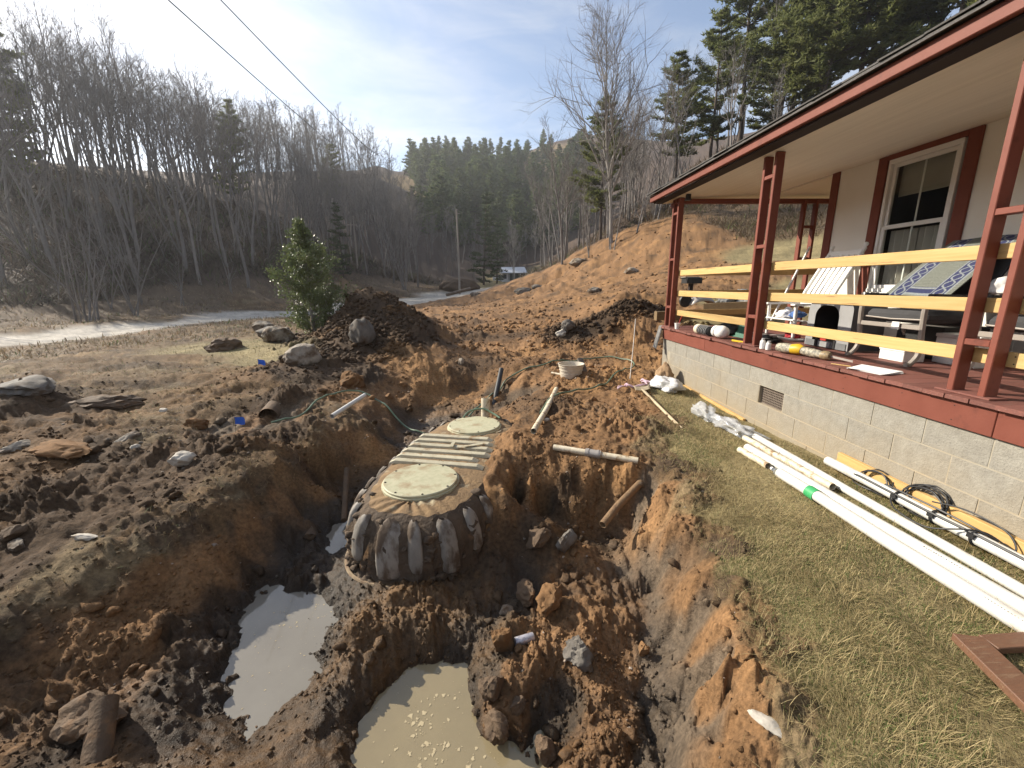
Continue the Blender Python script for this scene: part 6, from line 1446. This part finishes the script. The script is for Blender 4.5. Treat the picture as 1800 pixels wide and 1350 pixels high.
# ------------------------------------------------------------------ grass, straw and brush
def blades(name, n, az0, az1, r0, r1, types, wts, h0, h1, wid, flat, colA, colB, green, seed, thr=.25, gscale=1.6, ntri=2, bx=None):
    r = np.random.default_rng(seed)
    az = np.radians(r.uniform(az0, az1, n*3)); rad = np.exp(r.uniform(np.log(r0), np.log(r1), n*3))
    x, y = rad*np.sin(az), rad*np.cos(az)
    z, M, _ = terrain(x, y, True, True); p = sum(w*M[:, TYPES.index(k)] for k, w in zip(types, wts))
    ok = (r.random(len(x)) < p*np.clip(.8 + 1.2*gnoise(x*gscale, y*gscale, seed), .15, 1)) & (p > thr) & ~((x > 2.93) & (y < 7.2) & (y > -3))
    x, y, z, rad = [q[ok][:n] for q in (x, y, z, rad)]; n = len(x)
    a = r.uniform(0, 6.28, n) ; L = r.uniform(h0, h1, n)*np.clip(rad/4, .8, 30)**.25; tilt = r.beta(3.2, 1.5, n)*flat
    cl = gnoise(x*3, y*3, seed + 3)*1.6; a = a*.65 + cl*2.2
    dx, dy, dz = np.cos(a)*np.sin(tilt), np.sin(a)*np.sin(tilt), np.cos(tilt)
    w = wid*r.uniform(.6, 1.3, n)*np.clip(rad/3, .8, 40)**.75; sx, sy = -np.sin(a)*w, np.cos(a)*w
    mid = .55; bend = r.uniform(.05, .35, n)*L
    P0a = np.stack([x - sx, y - sy, z - .004], -1); P0b = np.stack([x + sx, y + sy, z - .004], -1)
    mx, my, mz = x + dx*L*mid, y + dy*L*mid, z + dz*L*mid + .003
    P1a = np.stack([mx - sx*.8, my - sy*.8, mz], -1); P1b = np.stack([mx + sx*.8, my + sy*.8, mz], -1)
    P2 = np.stack([x + dx*L + np.cos(a)*bend*.5, y + dy*L + np.sin(a)*bend*.5, np.maximum(z + dz*L - bend*.5, z + .004)], -1)
    V = np.stack([P0a, P0b, P1a, P1b, P2], 1).reshape(-1, 3); b = np.arange(n)*5
    q4 = np.stack([b, b + 1, b + 3, b + 2], 1); q3 = np.stack([b + 2, b + 3, b + 4], 1)
    g = (r.random(n) < np.clip(green + .45*gnoise(x*.9 + 3, y*.9, seed + 9), 0, 1))[:, None]
    t = r.random((n, 1)); c = np.where(g, np.array([[.085, .125, .032]])*(.6 + .9*t), np.array([colA])*(1 - t) + np.array([colB])*t)
    me = mesh_np(name, V, [q4, q3], False, np.repeat(c, 5, 0)); me.materials.append(M_BLADE); return tag(link_mesh(name, me), kind="stuff")
M_BLADE = pmat("grass_blade", (1, 1, 1), (.8, .8, .8), 3, .7, attr="col", spec=.25, transl=.25)
ST = ((.47, .39, .20), (.31, .25, .12))
blades("lawn_grass", 155000, 8, 66, 1.1, 8.5, "gs", (1, .25), .012, .036, .0011, 1.6, *ST, .26, 601)
blades("straw", 16000, 10, 62, 1.1, 7, "gs", (1, .5), .04, .12, .0010, 1.66, (.52, .42, .22), (.34, .26, .12), .04, 602)
blades("pit_edge_straw", 9000, -62, 40, 1.2, 11, "so", (.8, .10), .02, .07, .0011, 1.5, (.40, .30, .14), (.24, .17, .08), .06, 603, thr=.1)
blades("plateau_grass", 16000, -64, -14, 4, 20, "sg", (.55, 1), .02, .06, .0013, 1.45, (.30, .23, .11), (.17, .125, .06), .16, 604, gscale=.8)
blades("roadside_grass", 22000, -64, 4, 17, 75, "sb", (.6, 1), .05, .2, .003, 1.3, (.36, .27, .15), (.20, .14, .085), .05, 605, gscale=.25)
blades("bank_brush", 26000, 4, 38, 16, 60, "bf", (1, .5), .15, .55, .003, 1.2, (.24, .18, .115), (.13, .095, .06), .03, 606, gscale=.2)
blades("leaf_litter_brush", 42000, -64, -6, 28, 95, "f", (1,), .25, 1.1, .004, 1.2, (.15, .115, .085), (.085, .065, .05), .05, 607, gscale=.15)

# ------------------------------------------------------------------ thin valley haze
hzb = MB().box(-900, -700, -8, 900, 900, 135)
HZ = bpy.data.materials.new("haze"); HZ.use_nodes = True
_n = HZ.node_tree.nodes; _n.remove(_n["Principled BSDF"])
pv = _n.new("ShaderNodeVolumePrincipled"); pv.inputs["Color"].default_value = (.92, .94, .97, 1); pv.inputs["Density"].default_value = .0005; pv.inputs["Anisotropy"].default_value = .45
HZ.node_tree.links.new(pv.outputs[0], _n["Material Output"].inputs["Volume"])
tag(hzb.build("haze", HZ), kind="stuff")
